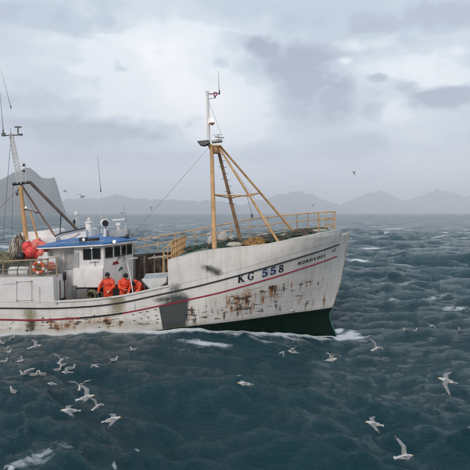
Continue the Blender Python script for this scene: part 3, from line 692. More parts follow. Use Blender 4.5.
# fish emblem on the front facet
A, Bp = Vector((PLAN[1][0], PLAN[1][1], 0)), Vector((PLAN[2][0], PLAN[2][1], 0)); nf_ = Vector((Bp.y - A.y, -(Bp.x - A.x), 0)).normalized()
def facet(px, py, d=.01):
    r_ = Vector(ray(px, py)); c_ = Vector((0, 0, CZ)); tt = (A - c_).dot(nf_) / r_.dot(nf_); return c_ + r_ * tt + nf_ * d
def decal(name, pix, m, th=.008):
    mb = MB(); mb.prism([facet(*q) for q in pix], nf_ * th); part(name, mb, m, WH, False)
decal('red_fish_emblem', [(112.8, 262.6), (114.5, 261.4), (116, 261.6), (117.3, 260.2), (118, 260.6), (117.6, 262.2), (118.8, 262.8), (118.4, 264), (116.6, 263.8), (115, 264.6), (113.8, 264.2), (113.6, 265.2), (112.6, 265)], M['red'])
decal('green_fish_emblem', [(118, 271), (119.5, 268), (121, 266.6), (122.6, 267.4), (122.8, 268.8), (120.6, 269.6), (119.4, 270.8)], M['gfish'])
mb = MB(); mb.tube([facet(*q) for q in ((117.4, 259.4), (118.5, 257), (120.2, 255.6), (122.4, 255.2), (124, 256.4), (124.6, 258.2), (124.2, 260.4))], .022, 5); part('arched_fish_emblem', mb, M['dgrey'], WH)
mb = MB(); mb.tube([facet(*q) for q in ((118.6, 259.6), (119.8, 257.8), (121.6, 257))], .014, 5); part('arched_fish_emblem', mb, M['dgrey'], WH)
# lower clutter: pipes, rails under the spray panel
mb = MB()
for z in (1.3, 1.55): mb.tube([(-7.3, 21.4, z), (-6.5, 21.35, z + .02), (-5.8, 21.5, z)], .025, 6)
for x in (-7.1, -6.6, -6.1): mb.tube([(x, 21.4, .7), (x, 21.4, 1.6)], .03, 6)
mb.box((-6.9, 21.7, 1.2), (.35, .3, .5), bev=.05); mb.lathe((-6.45, 21.75, .75), [(.14, 0), (.14, .6), (.10, .7)], 12)
part('deck_pipework', mb, M['grey'], BOAT)
# floodlights on the roof edge
def lamp(name, c, d, m, size, parent):
    mb = MB(); c = Vector(c); d = Vector(d).normalized(); q = d.to_track_quat('Z', 'Y').to_matrix()
    mb.lathe(c, [(size * .5, -size * .9), (size * .85, -size * .3), (size, 0), (size * .93, .004)], 14, rot=q); part(name, mb, M['black'], parent)
    mb = MB(); mb.lathe(c, [(size * .9, .005), (size * .8, size * .15), (size * .3, size * .24)], 14, rot=q); part('lit_lens', mb, m, parent)
mb = MB(); mb.box(P(89.5, 240, 21.35), (.86, .22, .16), Matrix.Rotation(R(-6), 3, 'Y'), .02); part('light_box', mb, M['black'], WH)
mb = MB(); mb.box(P(83.5, 240.4, 21.3), (.34, .26, .27), bev=.03); part('light_box', mb, M['black'], WH)
lamp('floodlight', P(83.6, 239.6, 21.12), (.1, -1, -.05), M['lamp_w'], .065, WH)
lamp('floodlight', P(114.2, 241.6, 21.25), (.5, -1, -.35), M['lamp_o'], .085, WH)
lamp('floodlight', P(91.5, 248.2, 21.05), (.2, -1, -.3), M['lamp_o'], .035, WH)
# things on the roof: funnel post, searchlight, radar
mb = MB(); c = P(89, 237, 22.6); mb.lathe((c.x, c.y, 3.75), [(.25, 0), (.22, .25), (.155, .85), (.15, .95), (.19, .96), (.19, 1.02), (.15, 1.03)], 18); part('exhaust_pillar', mb, M['white2'], WH)
top = 3.75 + 1.03
mb = MB(); mb.tube([(c.x, c.y, top), (c.x, c.y, top + .22)], .035, 6); mb.ell((c.x, c.y, top + .12), (.09, .09, .05)); mb.tube([(c.x - .14, c.y, top + .05), (c.x + .14, c.y, top + .05)], .015, 5); part('pillar_fitting', mb, M['white'], WH)
mb = MB(); c = P(105, 230, 22.4); mb.tube([(c.x, c.y, 3.9), (c.x, c.y, 4.62)], .07, 10); mb.tube([(c.x - .15, c.y, 3.9), (c.x, c.y, 4.3)], .03, 6)
mb.lathe(P(104.6, 223.4, 22.4), [(.17, -.16), (.20, -.08), (.20, .14), (.18, .16)], 20, rot=Vector((.55, -1, .05)).to_track_quat('Z', 'Y').to_matrix()); sl = part('searchlight', mb, M['white2'], WH)
d_ = Vector((.55, -1, .05)).normalized()
mb = MB(); mb.lathe(P(104.6, 223.4, 22.4) + d_ * .163, [(.155, 0), (.15, .01), (.05, .015)], 20, rot=d_.to_track_quat('Z', 'Y').to_matrix()); part('searchlight_glass', mb, M['glass'], WH)
mb = MB(); c = P(118.5, 231, 22.8); mb.box((c.x, c.y + .1, 4.22), (1.0, .7, .36), Matrix.Rotation(R(-3), 3, 'Y'), .04); part('roof_locker', mb, M['grey'], WH)
mb = MB(); mb.tube([(c.x, c.y, 4.3), (c.x, c.y, 4.72)], .06, 8); mb.box((c.x, c.y, 4.64), (.22, .22, .14), bev=.03); mb.box(P(118.8, 219.8, c.y), (.62, .12, .09), Matrix.Rotation(R(-4), 3, 'Y') @ Matrix.Rotation(R(12), 3, 'Z'), .03); part('radar_scanner', mb, M['white2'], WH)
mb = MB(); mb.box((c.x + .5, c.y - .3, 4.08), (.14, .1, .2), bev=.02); part('junction_box', mb, M['black'], WH)
def whip(px0, py0, px1, py1, Y, r=.012, m='steel', name='whip_antenna', base=True, parent=None):
    mb = MB(); a, c = P(px0, py0, Y), P(px1, py1, Y); mb.tube([a, a.lerp(c, .25), c], [r * 1.8, r, r * .5], 5)
    if base: mb.tube([a, a.lerp(c, .08)], r * 2.6, 6)
    part(name, mb, M[m], parent or WH)
whip(125.5, 229, 124.5, 213, 22.9, .014, 'plast'); whip(126, 221, 124, 205, 22.9, .010, 'dgrey', base=False)
whip(94.5, 237, 92.5, 215, 22.6, .012, 'plast'); whip(108, 231, 106.5, 206, 23.2, .012, 'plast'); whip(79.5, 237, 78.5, 216, 22.8, .014, 'plast'); whip(100.8, 192, 97.5, 155, 24.0, .012, 'dgrey'); whip(101.8, 233, 100.8, 191, 24.0, .018, 'plast')
mb = MB(); mb.tube([P(76.5, 232, 22.8), P(76.2, 217, 22.8)], .018, 6); mb.ell(P(76.2, 213.8, 22.8), (.09, .09, .11)); part('navigation_dome', mb, M['white2'], WH)
mb = MB(); mb.box(P(74.2, 221.6, 22.7), (.10, .1, .18), bev=.02); mb.tube([P(74.2, 222, 22.7), P(75, 233, 22.7)], .02, 6); part('black_horn', mb, M['black'], WH)
# ------------------------------------------------------------------ structures aft of the wheelhouse
mb = MB(); pts = [P(50.5, 238, 22.2), P(58, 233.5, 22.2), P(83, 229, 22.2), P(86, 229.5, 22.2), P(86, 238, 22.2), P(52, 246, 22.2)]
mb.prism(pts, (0, 2.0, 0)); part('canvas_shelter', mb, M['white2'], BOAT, False)
mb = MB(); mb.tube([P(*q, 22.1) for q in ((54.5, 236.5), (58, 234.6), (62, 232.8), (68, 231.8), (72, 230.8), (78, 229.6), (86, 228))], .035, 6); part('shelter_top_hose', mb, M['black'], BOAT)
mb = MB(); mb.tube([P(*q, 22.15) for q in ((58, 243), (66, 240), (73, 237.4), (80, 233))], .014, 5); part('shelter_edging', mb, M['brown'], BOAT)
mb = MB(); mb.tube([P(60, 234, 22.1), P(60.5, 224, 22.1), P(61, 214, 22.1)], .022, 6); part('hose', mb, M['black'], BOAT)
mb = MB()   # rounded canopy
cz = []; 
prof = [(17, 236), (18.5, 233.6), (23, 232.3), (33, 231.6), (45, 230.2), (51, 229), (54, 231), (56, 242), (30, 244), (17, 240)]
mb.prism([P(a, c, 23.6) for a, c in prof], (0, 1.6, 0)); part('rounded_canopy', mb, M['white2'], BOAT, False)
mb = MB(); mb.prism([P(*q, 21.75) for q in ((13, 241), (56, 237.5), (56, 279), (13, 279))], (0, 2.6, 0)); part('engine_casing', mb, M['white'], BOAT, False)
mb = MB(); mb.tube([P(0, 242.5, 21.6), P(14, 242.2, 21.6), P(26, 241.6, 21.6)], .028, 6); part('dark_stay_rail', mb, M['dgrey'], BOAT)
mb = MB(); mb.box((-11.9, 23.2, 2.75), (2.2, 3.0, .9), bev=.05); part('net_bin', mb, M['grey'], BOAT)
# aft railing on the shelter deck
RAIL = bpy.data.objects.new('aft_railing', None); COL.objects.link(RAIL); RAIL.parent = BOAT; RAIL.location = Vector((-10, 20.3, 2.5)) - wloc(BOAT)
YR = 20.35
for px, t0, b0, r_ in ((-40, 261.5, 278, .035), (-18, 262, 278, .035), (3.3, 255, 278, .045), (31, 260, 276, .04), (48, 258.5, 277, .03), (57, 257.5, 276, .04)):
    mb = MB(); mb.tube([P(px, b0 + 1, YR), P(px, t0, YR)], r_ * .8, 7); part('post', mb, M['tan'], RAIL)
mb = MB(); a, c = P(-45, 263, YR), P(48, 259.2, YR); mb.box((a + c) / 2, ((c - a).length, .16, .05), Matrix.Rotation(-math.atan2((c - a).z, (c - a).x), 3, 'Y')); part('top_plank', mb, M['tan'], RAIL)
for y0, y1, a0, a1 in ((271, 268, -45, 58), (266.5, 264.5, 31, 57), (258.6, 257.2, 46, 58), (276.4, 275.2, -45, 58)):
    mb = MB(); mb.tube([P(a0, y0, YR), P(a1, y1, YR)], .02, 6); part('rail', mb, M['tan'], RAIL)
mb = MB(); mb.box(P(51, 262, 21.0), (.62, .5, .5), bev=.06); part('deck_box', mb, M['plast'], BOAT)
mb = MB(); mb.box(P(44, 255.5, 21.2), (.5, .4, .3), Matrix.Rotation(R(-8), 3, 'Y'), .04); part('deck_box', mb, M['plast'], BOAT)
# ------------------------------------------------------------------ fore mast
FM = bpy.data.objects.new('fore_mast', None); COL.objects.link(FM); FM.parent = BOAT; FM.location = Vector((-.9, 22, 3.4)) - wloc(BOAT)
TOP = P(213.5, 146, 22.3)
def leg(name, a, c, r0, r1, m='yellow', parent=None):
    mb = MB(); mb.tube([a, c], [r0, r1], 12); return part(name, mb, M[m], parent or FM)
yn = lambda px: CY - float(bh((px - 235) / 470 * 21, 3.5)) + .35
L1a = P(214.5, 249, 21.0); leg('leg', L1a, P(211.5, 145, 22.2), .115, .085)
L2a = P(240.5, 240, 24.6); L2b = P(217.2, 146, 22.7); M['tanbrown'] = mat('worn_mast_leg_paint', (.46, .27, .15), .6, .3, 4, .5, (.2, .1, .05), drip=True); leg('leg', L2a, L2b, .10, .075, 'tanbrown')
S1a = P(278.5, 242.5, 21.3); S1b = P(219.5, 148, 22.2); leg('stay_leg', S1a, S1b, .06, .05)
S2a = P(297, 235.5, 24.3); S2b = P(220.5, 146.5, 22.7); leg('stay_leg', S2a, S2b, .06, .05)
mb = MB(); a = L1a.lerp(P(211.5, 145, 22.2), .51); bq = S1a.lerp(S1b, .485); cq = S2a.lerp(S2b, .50); dq = L2a.lerp(L2b, .47)
for u, v in ((a, bq), (bq, cq), (a, dq), (dq, cq)): mb.tube([u, v], .032, 8)
part('cross_brace', mb, M['yellow'], FM)
for i in range(9):
    q = L2a.lerp(L2b, .40 + i * .064); mb = MB(); mb.tube([q + Vector((.0, -.08, 0)), q + Vector((.21, -.12, .015))], .012, 5)
    if i % 2 == 0: mb.tube([q + Vector((-.21, -.1, .05)), q + Vector((0, -.08, .05))], .012, 5)
    part('rung', mb, M['dgrey'], FM)
mb = MB(); mb.box(P(215, 146.5, 22.4), (.62, .62, .07), bev=.02); mb.lathe(P(215, 149, 22.4), [(.2, -.2), (.27, 0), (.27, .1)], 12); part('mast_cap', mb, M['yellow'], FM)
mb = MB(); a = P(203.5, 143.5, 22.2); mb.prism([P(197, 141, 21.9), P(209, 139.8, 21.9), P(210, 142.6, 21.9), P(204, 145.2, 21.9), P(200, 144.4, 21.9)], (0, .5, 0)); part('crow_platform', mb, M['dgrey'], FM)
mb = MB(); mb.box(P(217, 141, 22.4), (.5, .4, .14), Matrix.Rotation(R(-6), 3, 'Y'), .03); mb.box(P(219.5, 137.2, 22.4), (.45, .09, .05), Matrix.Rotation(R(6), 3, 'Y'), .01); mb.tube([P(218.5, 141, 22.4), P(218.5, 134, 22.4)], .02, 6); mb.tube([P(213, 135, 22.4), P(222, 134.6, 22.4)], .012, 5); part('radar_array', mb, M['steel'], FM)
mb = MB(); mb.tube([P(208.8, 146, 22.35), P(208.2, 118, 22.35), P(207.4, 92, 22.35)], [.085, .075, .06], 10); mb.box(P(207.3, 91.5, 22.35), (.16, .1, .06)); part('topmast', mb, M['white2'], FM)
mb = MB(); mb.tube([P(207.5, 94, 22.35), P(219, 93.6, 22.35)], .022, 6); mb.torus(P(215.4, 94, 22.3), .085, .022, (0, 1, 0), 18, 6); part('signal_arm', mb, M['red'], FM)
mb = MB(); mb.tube([P(208.4, 98.8, 22.35), P(214, 98.4, 22.35), P(215, 95.6, 22.35)], .018, 6); part('arm_bracket', mb, M['steel'], FM)
mb = MB(); mb.box(P(215, 97, 22.3), (.07, .07, .09)); part('signal_lamp', mb, M['black'], FM)
mb = MB(); mb.lathe(P(212, 123, 22.2), [(.05, -.10), (.13, -.02), (.13, .02)], 14); mb.tube([P(208.4, 124, 22.3), P(212, 124, 22.2)], .02, 6); part('lamp_holder', mb, mat('lamp_cup', (.6, .35, .28), .5), FM)
mb = MB(); mb.lathe(P(212, 121.4, 22.2), [(.09, -.09), (.085, .04), (.05, .13), (.01, .16)], 14); part('lit_lens', mb, M['lamp_o'], FM)
whip(219.3, 94, 218.3, 71, 22.35, .012, 'dgrey', parent=FM); 
mb = MB(); mb.tube([P(219.5, 90.5, 22.35), P(219.3, 94.5, 22.35)], .035, 6); part('antenna_base', mb, M['black'], FM)
# rigging wires
mb = MB()
for a, c in (((213, 140, 22.3), (256, 200, 22.6)), ((208, 100, 22.35), (222, 136, 22.4)), ((213, 143, 22.4), (134, 233, 23.2))): mb.tube([P(*a), P(*c)], .006, 4)
part('wire', mb, M['dgrey'], FM)
mb = MB(); mb.tube([P(247, 196, 22.5), P(252, 214, 22.5)], .01, 4); mb.box(P(252, 216, 22.5), (.12, .06, .2)); part('hanging_block', mb, M['dgrey'], FM)
# ------------------------------------------------------------------ forward railing (far side and across the break)
FR = bpy.data.objects.new('forward_railing', None); COL.objects.link(FR); FR.parent = BOAT; FR.location = Vector((0, 25, 3.6)) - wloc(BOAT)
def farpt(px, py):
    Y = 26.
    for _ in range(30): p = P(px, py, Y); Y = .5 * Y + .5 * (CY + max(.35, float(bh(p.x, min(p.z, 3.9))) - .15))
    return P(px, py, Y)
TOPR = [(130, 241), (150, 237.8), (180, 232.8), (212, 226.4), (250, 219.5), (285, 215), (326.5, 211.8)]
MIDR = [(130, 249), (150, 245.2), (180, 240), (212, 233.8), (250, 227.3), (285, 222.6), (326, 218.8)]
LOWR = [(212, 240.2), (250, 234.4), (285, 229.6), (326, 226.4)]
for pts, r_ in ((TOPR, .032), (MIDR, .026), (LOWR, .024)):
    mb = MB(); q = [farpt(*a) for a in pts]; mb.tube(q, r_, 7); part('rail', mb, M['yellow'] if r_ > .025 else M['tan'], FR)
for px in (134, 146, 158, 175, 195, 212, 231, 250, 268, 285, 297, 308, 318, 326):
    tp = farpt(px, float(np.interp(px, [a for a, _ in TOPR], [c for _, c in TOPR])))
    zb = (float(ftfar(tp.x)) if tp.x < XF else fdz(tp.x))
    mb = MB(); mb.tube([(tp.x, tp.y, zb), tuple(tp)], .024, 6); part('post', mb, M['yellow'] if px > 150 else M['tan'], FR)
# bow end of the railing comes round to the near side
ea = farpt(326.5, 211.8); nb_ = 3
for dz in (0, -.33, -.66):
    mb = MB(); mb.tube([ea + Vector((0, 0, dz)), Vector((ea.x + .12, CY, ea.z + dz + .02)), Vector((ea.x - .05, CY - (ea.y - CY), ea.z + dz)), Vector((ea.x - .9, CY - (ea.y - CY) - .38, ea.z + dz - .04))], .026, 6); part('rail', mb, M['yellow'], FR)
for x, y in ((ea.x + .1, CY), (ea.x - .05, 2 * CY - ea.y), (ea.x - .9, 2 * CY - ea.y - .38)):
    mb = MB(); mb.tube([(x, y, fdz(x)), (x, y, ea.z)], .024, 6); part('post', mb, M['yellow'], FR)
# athwartships railing at the break of the forecastle
BRK = bpy.data.objects.new('break_railing', None); COL.objects.link(BRK); BRK.parent = BOAT; BRK.location = Vector((XF, 23, 3.2)) - wloc(BOAT)
zt = fdz(XF)
for k, y in enumerate(np.linspace(CY - 2.75, CY + 2.75, 9)):
    mb = MB(); mb.tube([(XF + .12, y, zt - .02), (XF + .12, y, zt + .92)], .042, 7); part('post', mb, M['yellow'], BRK)
for dz in (.92, .62, .32):
    mb = MB(); mb.tube([(XF + .12, CY - 2.8, zt + dz), (XF + .12, CY + 2.8, zt + dz)], .036, 7); part('rail', mb, M['yellow'], BRK)
for y in (CY - 2.2, CY - .8):   # stair hand rails sloping aft
    mb = MB(); mb.tube([(XF + .12, y, zt + .9), (XF - .32, y, zt + .55), (XF - .34, y, zt - .5)], .028, 7); mb.tube([(XF + .1, y, zt + .3), (XF - .33, y, zt + .1)], .02, 6); part('stair_rail', mb, M['yellow'], BRK)
# dark hose along far cap
mb = MB(); q = [farpt(*a) + Vector((0, -.1, 0)) for a in ((131, 255.6), (150, 253.6), (168, 252.2), (185, 249.4), (212, 243.6), (240, 240))]; mb.tube(q, .035, 6); part('hose', mb, M['black'], BOAT)
# ------------------------------------------------------------------ aft mast and derrick
AM = bpy.data.objects.new('aft_mast', None); COL.objects.link(AM); AM.parent = BOAT; AM.location = Vector((-9.6, 22, 3)) - wloc(BOAT)
def tl(name, a, c, Y0, Y1, r0, r1, m, n=10):
    mb = MB(); mb.tube([P(*a, Y0), P(*c, Y1)], [r0, r1], n); return part(name, mb, M[m], AM)
tl('leg', (28.5, 262), (20.5, 186), 21.9, 21.9, .115, .09, 'yellow'); tl('stay_leg', (55, 236), (21.5, 185), 23.4, 22.0, .05, .045, 'brown')
tl('stay_leg', (38, 240), (30.5, 212), 21.9, 21.9, .05, .05, 'yellow'); tl('cross_bar', (24, 209), (40, 213), 21.9, 22.6, .03, .03, 'brown')
tl('cross_bar', (13, 184.2), (31, 182.2), 21.9, 21.9, .075, .06, 'black')
M['dbrown'] = mat('dark_derrick_paint', (.10, .065, .055), .6, .4, 4, .5, (.22, .12, .08)); tl('derrick', (30.5, 182.5), (77, 229.5), 21.9, 22.3, .075, .065, 'dbrown')
tl('topping_wire', (17, 193), (21, 185), 21.9, 21.9, .02, .02, 'dgrey')
mb = MB(); mb.ell(P(17, 194, 21.9), (.06, .06, .09)); mb.ell(P(25.5, 209, 21.8), (.06, .06, .06)); mb.ell(P(37, 212.5, 21.8), (.1, .06, .05)); part('block', mb, M['dgrey'], AM)
mb = MB(); mb.ell(P(25.8, 207.6, 21.7), (.045, .04, .045)); part('lit_lens', mb, M['lamp_w'], AM)
mb = MB()
for a, c in (((21, 186, 21.9), (-30, 240, 21.0)), ((20, 184, 21.9), (50, 243, 24.2)), ((11, 136, 21.9), (3, 240, 24.3)), ((13, 184.5, 21.9), (12, 243, 21.7))): mb.tube([P(*a), P(*c)], .009, 4)
part('rigging_wires', mb, M['dgrey'], AM)['kind'] = 'stuff'
for px in (60, 74, 88, 102):
    mb = MB(); q = P(px, 246, 21.05); z0 = zr(q.x) + .1; mb.tube([(q.x, 21.1, z0), (q.x, 21.1, z0 + .12)], .014, 5); part('roof_rail_bracket', mb, M['steel'], WH)
mb = MB(); a_, c_ = P(58, 246, 21.05), P(104, 246, 21.05); mb.tube([(a_.x, 21.1, zr(a_.x) + .22), (c_.x, 21.1, zr(c_.x) + .22)], .014, 5); part('roof_rail', mb, M['steel'], WH)
# lattice topmast
A0, A1 = P(20, 184, 21.9), P(11, 134, 21.9); rr = .085
cor = [Vector((sx * rr, sy * rr, 0)) for sx, sy in ((-1, -1), (1, -1), (1, 1), (-1, 1))]
mb = MB()
for c in cor: mb.tube([A0 + c, A1 + c * .7], .017, 5)
for k in range(12):
    u = A0.lerp(A1, k / 12); v = A0.lerp(A1, (k + 1) / 12)
    for j in range(4): mb.tube([u + cor[j], v + cor[(j + 1) % 4]], .009, 4)
part('lattice_topmast', mb, M['white'], AM)
mb = MB(); mb.tube([P(2, 135.6, 21.9), P(21.5, 134.8, 21.9)], .028, 6); part('yard', mb, M['dgrey'], AM)
mb = MB(); mb.box(P(3.5, 134.5, 21.9), (.16, .1, .16), bev=.02); part('yard_light', mb, M['dgrey'], AM)
mb = MB(); mb.box(P(20.5, 134.6, 21.9), (.18, .1, .09), bev=.02); mb.tube([P(18, 134, 21.9), P(18, 127.5, 21.9)], .03, 6); mb.box(P(18, 127, 21.9), (.28, .1, .05)); part('yard_light', mb, M['dgrey'], AM)
mb = MB()
for dy in (163, 166.5, 170, 173): mb.tube([P(18.5, dy, 21.8), P(26, dy - .4, 21.8)], .010, 4)
mb.tube([P(19, 163, 21.8), P(19, 173, 21.8)], .010, 4); mb.tube([P(25.5, 162.5, 21.8), P(25.5, 184, 21.8)], .013, 4); part('lamp_bracket', mb, M['white'], AM)
mb = MB(); mb.box(P(23.8, 165, 21.8), (.08, .08, .1)); mb.box(P(23.8, 171, 21.8), (.08, .08, .1)); part('signal_lamp', mb, M['black'], AM)
whip(3.4, 133, 0, 92, 21.9, .012, 'dgrey', parent=AM); whip(11.2, 108.5, 1, 70, 24.5, .010, 'dgrey', parent=AM); whip(11, 134, 10.6, 128, 21.9, .012, 'dgrey', parent=AM); whip(22.5, 182, 11.2, 108, 24.5, .006, 'white', base=False, parent=AM)
# hauling davit pipe and hydraulic arm
mb = MB(); mb.tube([P(127.5, 264, 20.6), P(130, 275, 20.5), (P(133, 293, 20.3)), P(133.6, 302, 20.02)], .024, 6); mb.tube([P(133.5, 293, 20.3), P(135, 302, 20.0), P(134, 309, 19.95)], .018, 6); part('hauler_davit', mb, M['plast'], BOAT)
mb = MB(); mb.tube([P(*q, 20.3) for q in ((127.5, 264), (128.2, 259.5), (131, 258.4), (138, 258))], .022, 6); part('davit_hood', mb, M['plast'], BOAT)
# ------------------------------------------------------------------ loose things aboard
def tray():
    t_ = thing('landing_tray', P(154, 290, 20.6), 'white plastic landing tray with sloping underside above the bulwark', 'tray')
    mb = MB(); Y = 20.45
    o_ = [P(141.5, 279.2, Y), P(166.5, 277.6, Y), P(166.5, 281, Y), P(157.5, 288.5, Y), P(154, 289.8, Y), P(150, 288.2, Y)]
    mb.prism(o_, (0, .08, 0)); part('front_panel', mb, M['plast'], t_, False)
    mb = MB(); mb.prism([p + Vector((0, .85, .12)) for p in o_], (0, .06, 0)); part('back_panel', mb, M['plast'], t_, False)
    mb = MB(); mb.prism([o_[0] + Vector((.03, .08, -.01)), o_[1] + Vector((0, .08, -.01)), o_[1] + Vector((0, .85, .1)), o_[0] + Vector((.03, .85, .1))], (0, 0, -.05)); part('tray_bottom', mb, M['steel'], t_, False)
    mb = MB(); mb.tube([P(*q, Y - .03) for q in ((141.5, 280), (149.5, 289), (154, 290.8), (158, 289.4), (167, 281.4))], .02, 6); part('edge_pipe', mb, M['steel'], t_)
    mb = MB(); mb.tube([P(154, 289.8, Y + .3), (P(154, 290, Y + .3).x, Y + .3, float(zdeck(-3.5)))], .05, 8); part('leg', mb, M['steel'], t_)
tray()
def heap(name, c, rx, ry, h, mats, label, cat, ropes=60, seed=1, kind='stuff', rr=.018, loop=.16, smooth=True):
    rs = random.Random(seed); mb = MB(); c = Vector(c); n, m = 26, 12; vs = [c + Vector((0, 0, h * .95))]
    def hh(a, r_): return h * (1 - r_ ** 2.2) * (1 + .35 * mnoise.noise(Vector((math.cos(a) * 2 * r_ + seed, math.sin(a) * 2 * r_, seed * 1.3)))) + .05 * mnoise.noise(Vector((math.cos(a) * r_ * 7, math.sin(a) * r_ * 7, seed)))
    for i in range(1, m + 1):
        for j in range(n):
            a = 2 * math.pi * j / n; r_ = i / m; vs.append(c + Vector((rx * r_ * math.cos(a), ry * r_ * math.sin(a), max(-.02, hh(a, r_)))))
    fs = [(0, 1 + j, 1 + (j + 1) % n) for j in range(n)] + [(1 + i * n + j, 1 + (i + 1) * n + j, 1 + (i + 1) * n + (j + 1) % n, 1 + i * n + (j + 1) % n) for i in range(m - 1) for j in range(n)]
    mb.add(vs, fs); mb.mi = 1 if len(mats) > 1 else 0
    for k in range(ropes):
        a = rs.random() * 6.28; r_ = rs.random() ** .5 * .92; q = []
        a2 = rs.random() * 6.28; cx = math.cos(a) * r_; cy = math.sin(a) * r_; l = loop * (0.5 + rs.random())
        for s_ in range(9):
            ph = a2 + s_ * (.5 + rs.random() * .3); x, y = cx + math.cos(ph) * l / rx, cy + math.sin(ph) * l / ry
            rr2 = min(1, math.hypot(x, y)); q.append(c + Vector((x * rx, y * ry, max(0, hh(math.atan2(y, x), rr2)) + rr * .5 + rs.random() * rr * 2.5)))
        mb.mi = rs.randrange(len(mats)); mb.tube(q, rr, 4)
    return single(name, mb, mats, c, label, cat, kind=kind, smooth=smooth)
fz = lambda x, d=0: fdz(x) + d
heap('net_pile', (1.9, 22.7, fz(1.9, .02)), 1.15, 1.2, .27, [M['net_g'], M['net_b'], M['net_b']], 'green fishing net heaped on the foredeck ahead of the ochre net', 'fishing net', 90, 3)
heap('net_pile', (3.35, 23.0, fz(3.35, .02)), .85, .75, .24, [M['net_g'], M['net_b'], M['net_b']], 'dark green net heap furthest forward by the bow rail', 'fishing net', 60, 4)
heap('net_pile', (-.35, 23.4, fz(-.35, .02)), 1.1, 1.5, .30, [M['net_g'], M['net_b'], M['deckgrey']], 'dark green net spread at the foot of the fore mast', 'fishing net', 90, 5)
heap('net_pile', (1.0, 22.1, fz(1.0, .05)), .7, .7, .32, [M['net_o'], M['net_o'], M['net_b']], 'ochre yellow net heap on the foredeck between the mast stays', 'fishing net', 90, 6)
heap('net_pile', (-1.9, 24.1, fz(-1.9, .02)), .75, 1.1, .16, [M['net_g'], M['gfish'], M['net_b']], 'dark net and hose heap by the far rail behind the white sacks', 'fishing net', 50, 8)
def sack(px, py, Y, r, label, seed):
    mb = MB(); c = P(px, py, Y); mb.ell((0, 0, 0), (r[0], r[1], r[2]), None, 20, 14)
    mb.v = [tuple(Vector(v) * (1 + .22 * mnoise.noise(Vector(v) * 3.2 + Vector((seed, 0, 0))) + .1 * mnoise.noise(Vector(v) * 9 + Vector((0, seed, 0)))) + c) for v in mb.v]
    mb.v = [(x, y, max(z, fdz(c.x) + .03)) for x, y, z in mb.v]
    single('sack', mb, M['sack'], (c.x, c.y, fdz(c.x) + .03), label, 'sack', 'white sacks on the foredeck')
sack(211, 240.5, 23.2, (.17, .22, .26), 'slim white sack standing behind the ochre mast leg', 1)
sack(223, 237.5, 23.2, (.28, .26, .28), 'largest bulging white sack just right of the mast leg', 2)
sack(229.8, 240, 23.5, (.18, .25, .2), 'small white sack leaning on the largest sack, nearer the bow', 3)
sack(235, 244.8, 22.2, (.40, .3, .14), 'flat low white bundle lying on the deck between the mast legs', 4)
def buoy(px, py, Y, r, m, label):
    c = P(px, py, Y); rs = random.Random(int(px * 7)); rot = Matrix.Rotation(rs.uniform(-.9, .9), 3, 'Y') @ Matrix.Rotation(rs.uniform(-.6, .6), 3, 'X')
    t_ = thing('buoy', c - Vector((0, 0, r)), label, 'buoy', 'red net buoys piled on the shelter deck')
    mb = MB(); mb.lathe(c, [(r * math.sin(R(a)) * (1 if a < 150 else .98), -r * 1.06 * math.cos(R(a))) for a in range(6, 172, 10)] + [(.05, r * 1.12), (.05, r * 1.24), (.03, r * 1.26)], 22, rot=rot); part('balloon', mb, m, t_)
    mb = MB(); mb.torus(c + rot @ Vector((0, 0, r * 1.3)), .045, .012, rot @ Vector((1, 0, 0)), 12, 5); part('rope_eye', mb, M['rope'], t_)
buoy(27.3, 246.6, 21.35, .235, M['float'], 'red buoy highest on the left of the pile, above the two others')
buoy(30.8, 252.3, 21.0, .255, M['float'], 'bright red buoy in front at the middle of the pile')
buoy(24.6, 255.8, 21.15, .18, M['float'], 'small red buoy low at the left foot of the pile')
buoy(37.6, 246.2, 21.55, .33, M['floatp'], 'large faded pink buoy at the top of the pile')
buoy(43.3, 247.8, 21.4, .25, M['floatp'], 'faded pink buoy at the right end of the pile')
buoy(37.6, 255, 21.15, .19, M['float'], 'small deep red buoy below the large pink one')
buoy(41.5, 252.5, 21.1, .17, M['floatp'], 'smallest faded buoy wedged under the right end pink buoy')
heap('net_pile', P(18.5, 260, 21.6), .55, .45, 1.0, [M['net_b'], M['sack'], M['net_b']], 'brown and cream net bundle standing left of the red buoys', 'fishing net', 90, 9, rr=.022)
heap('net_pile', P(5, 262.5, 21.3), .75, .4, .42, [M['olive'], M['olive'], M['rope']], 'olive net heap on the shelter deck at the left', 'fishing net', 60, 10)
heap('net_pile', P(-15, 262.5, 21.3), .9, .5, .5, [M['net_b'], M['olive'], M['rope']], 'brown and olive net heap behind the aft rail', 'fishing net', 40, 12)
mb = MB(); mb.ell(P(20.5, 256.3, 21.0), (.22, .2, .20), None, 14, 10); mb.v = [tuple(Vector(v) * (1 + .0) + Vector((.03 * mnoise.noise(Vector(v) * 6), .03 * mnoise.noise(Vector(v) * 7), 0))) for v in mb.v]
single('sack', mb, M['black'], P(20.5, 260, 21.0), 'small black sack beside the red buoys', 'sack')
# life raft canister
c = P(19.5, 271.2, 20.62); LR = thing('life_raft_canister', (c.x, c.y, c.z - .24), 'white ribbed life raft canister lying on the shelter deck', 'life raft')
for x0, x1 in ((-.44, -.02), (.02, .44)):
    mb = MB(); mb.lathe(c, [(.05, x0 if x0 < 0 else x1), (.17, (x0 if x0 < 0 else x1) * .98), (.205, (x0 if x0 < 0 else x1) * .88), (.215, (x1 if x0 < 0 else x0) * 1.5), (.215, x1 if x0 < 0 else x0)], 20, 'X'); part('shell_half', mb, M['plast'], LR)
mb = MB(); mb.torus(c, .215, .022, (1, 0, 0), 24, 6); part('strap', mb, M['dgrey'], LR)
mb = MB(); 
for dx in (-.3, .3): mb.box(c + Vector((dx, 0, -.22)), (.06, .36, .05))
part('cradle', mb, M['steel'], LR)
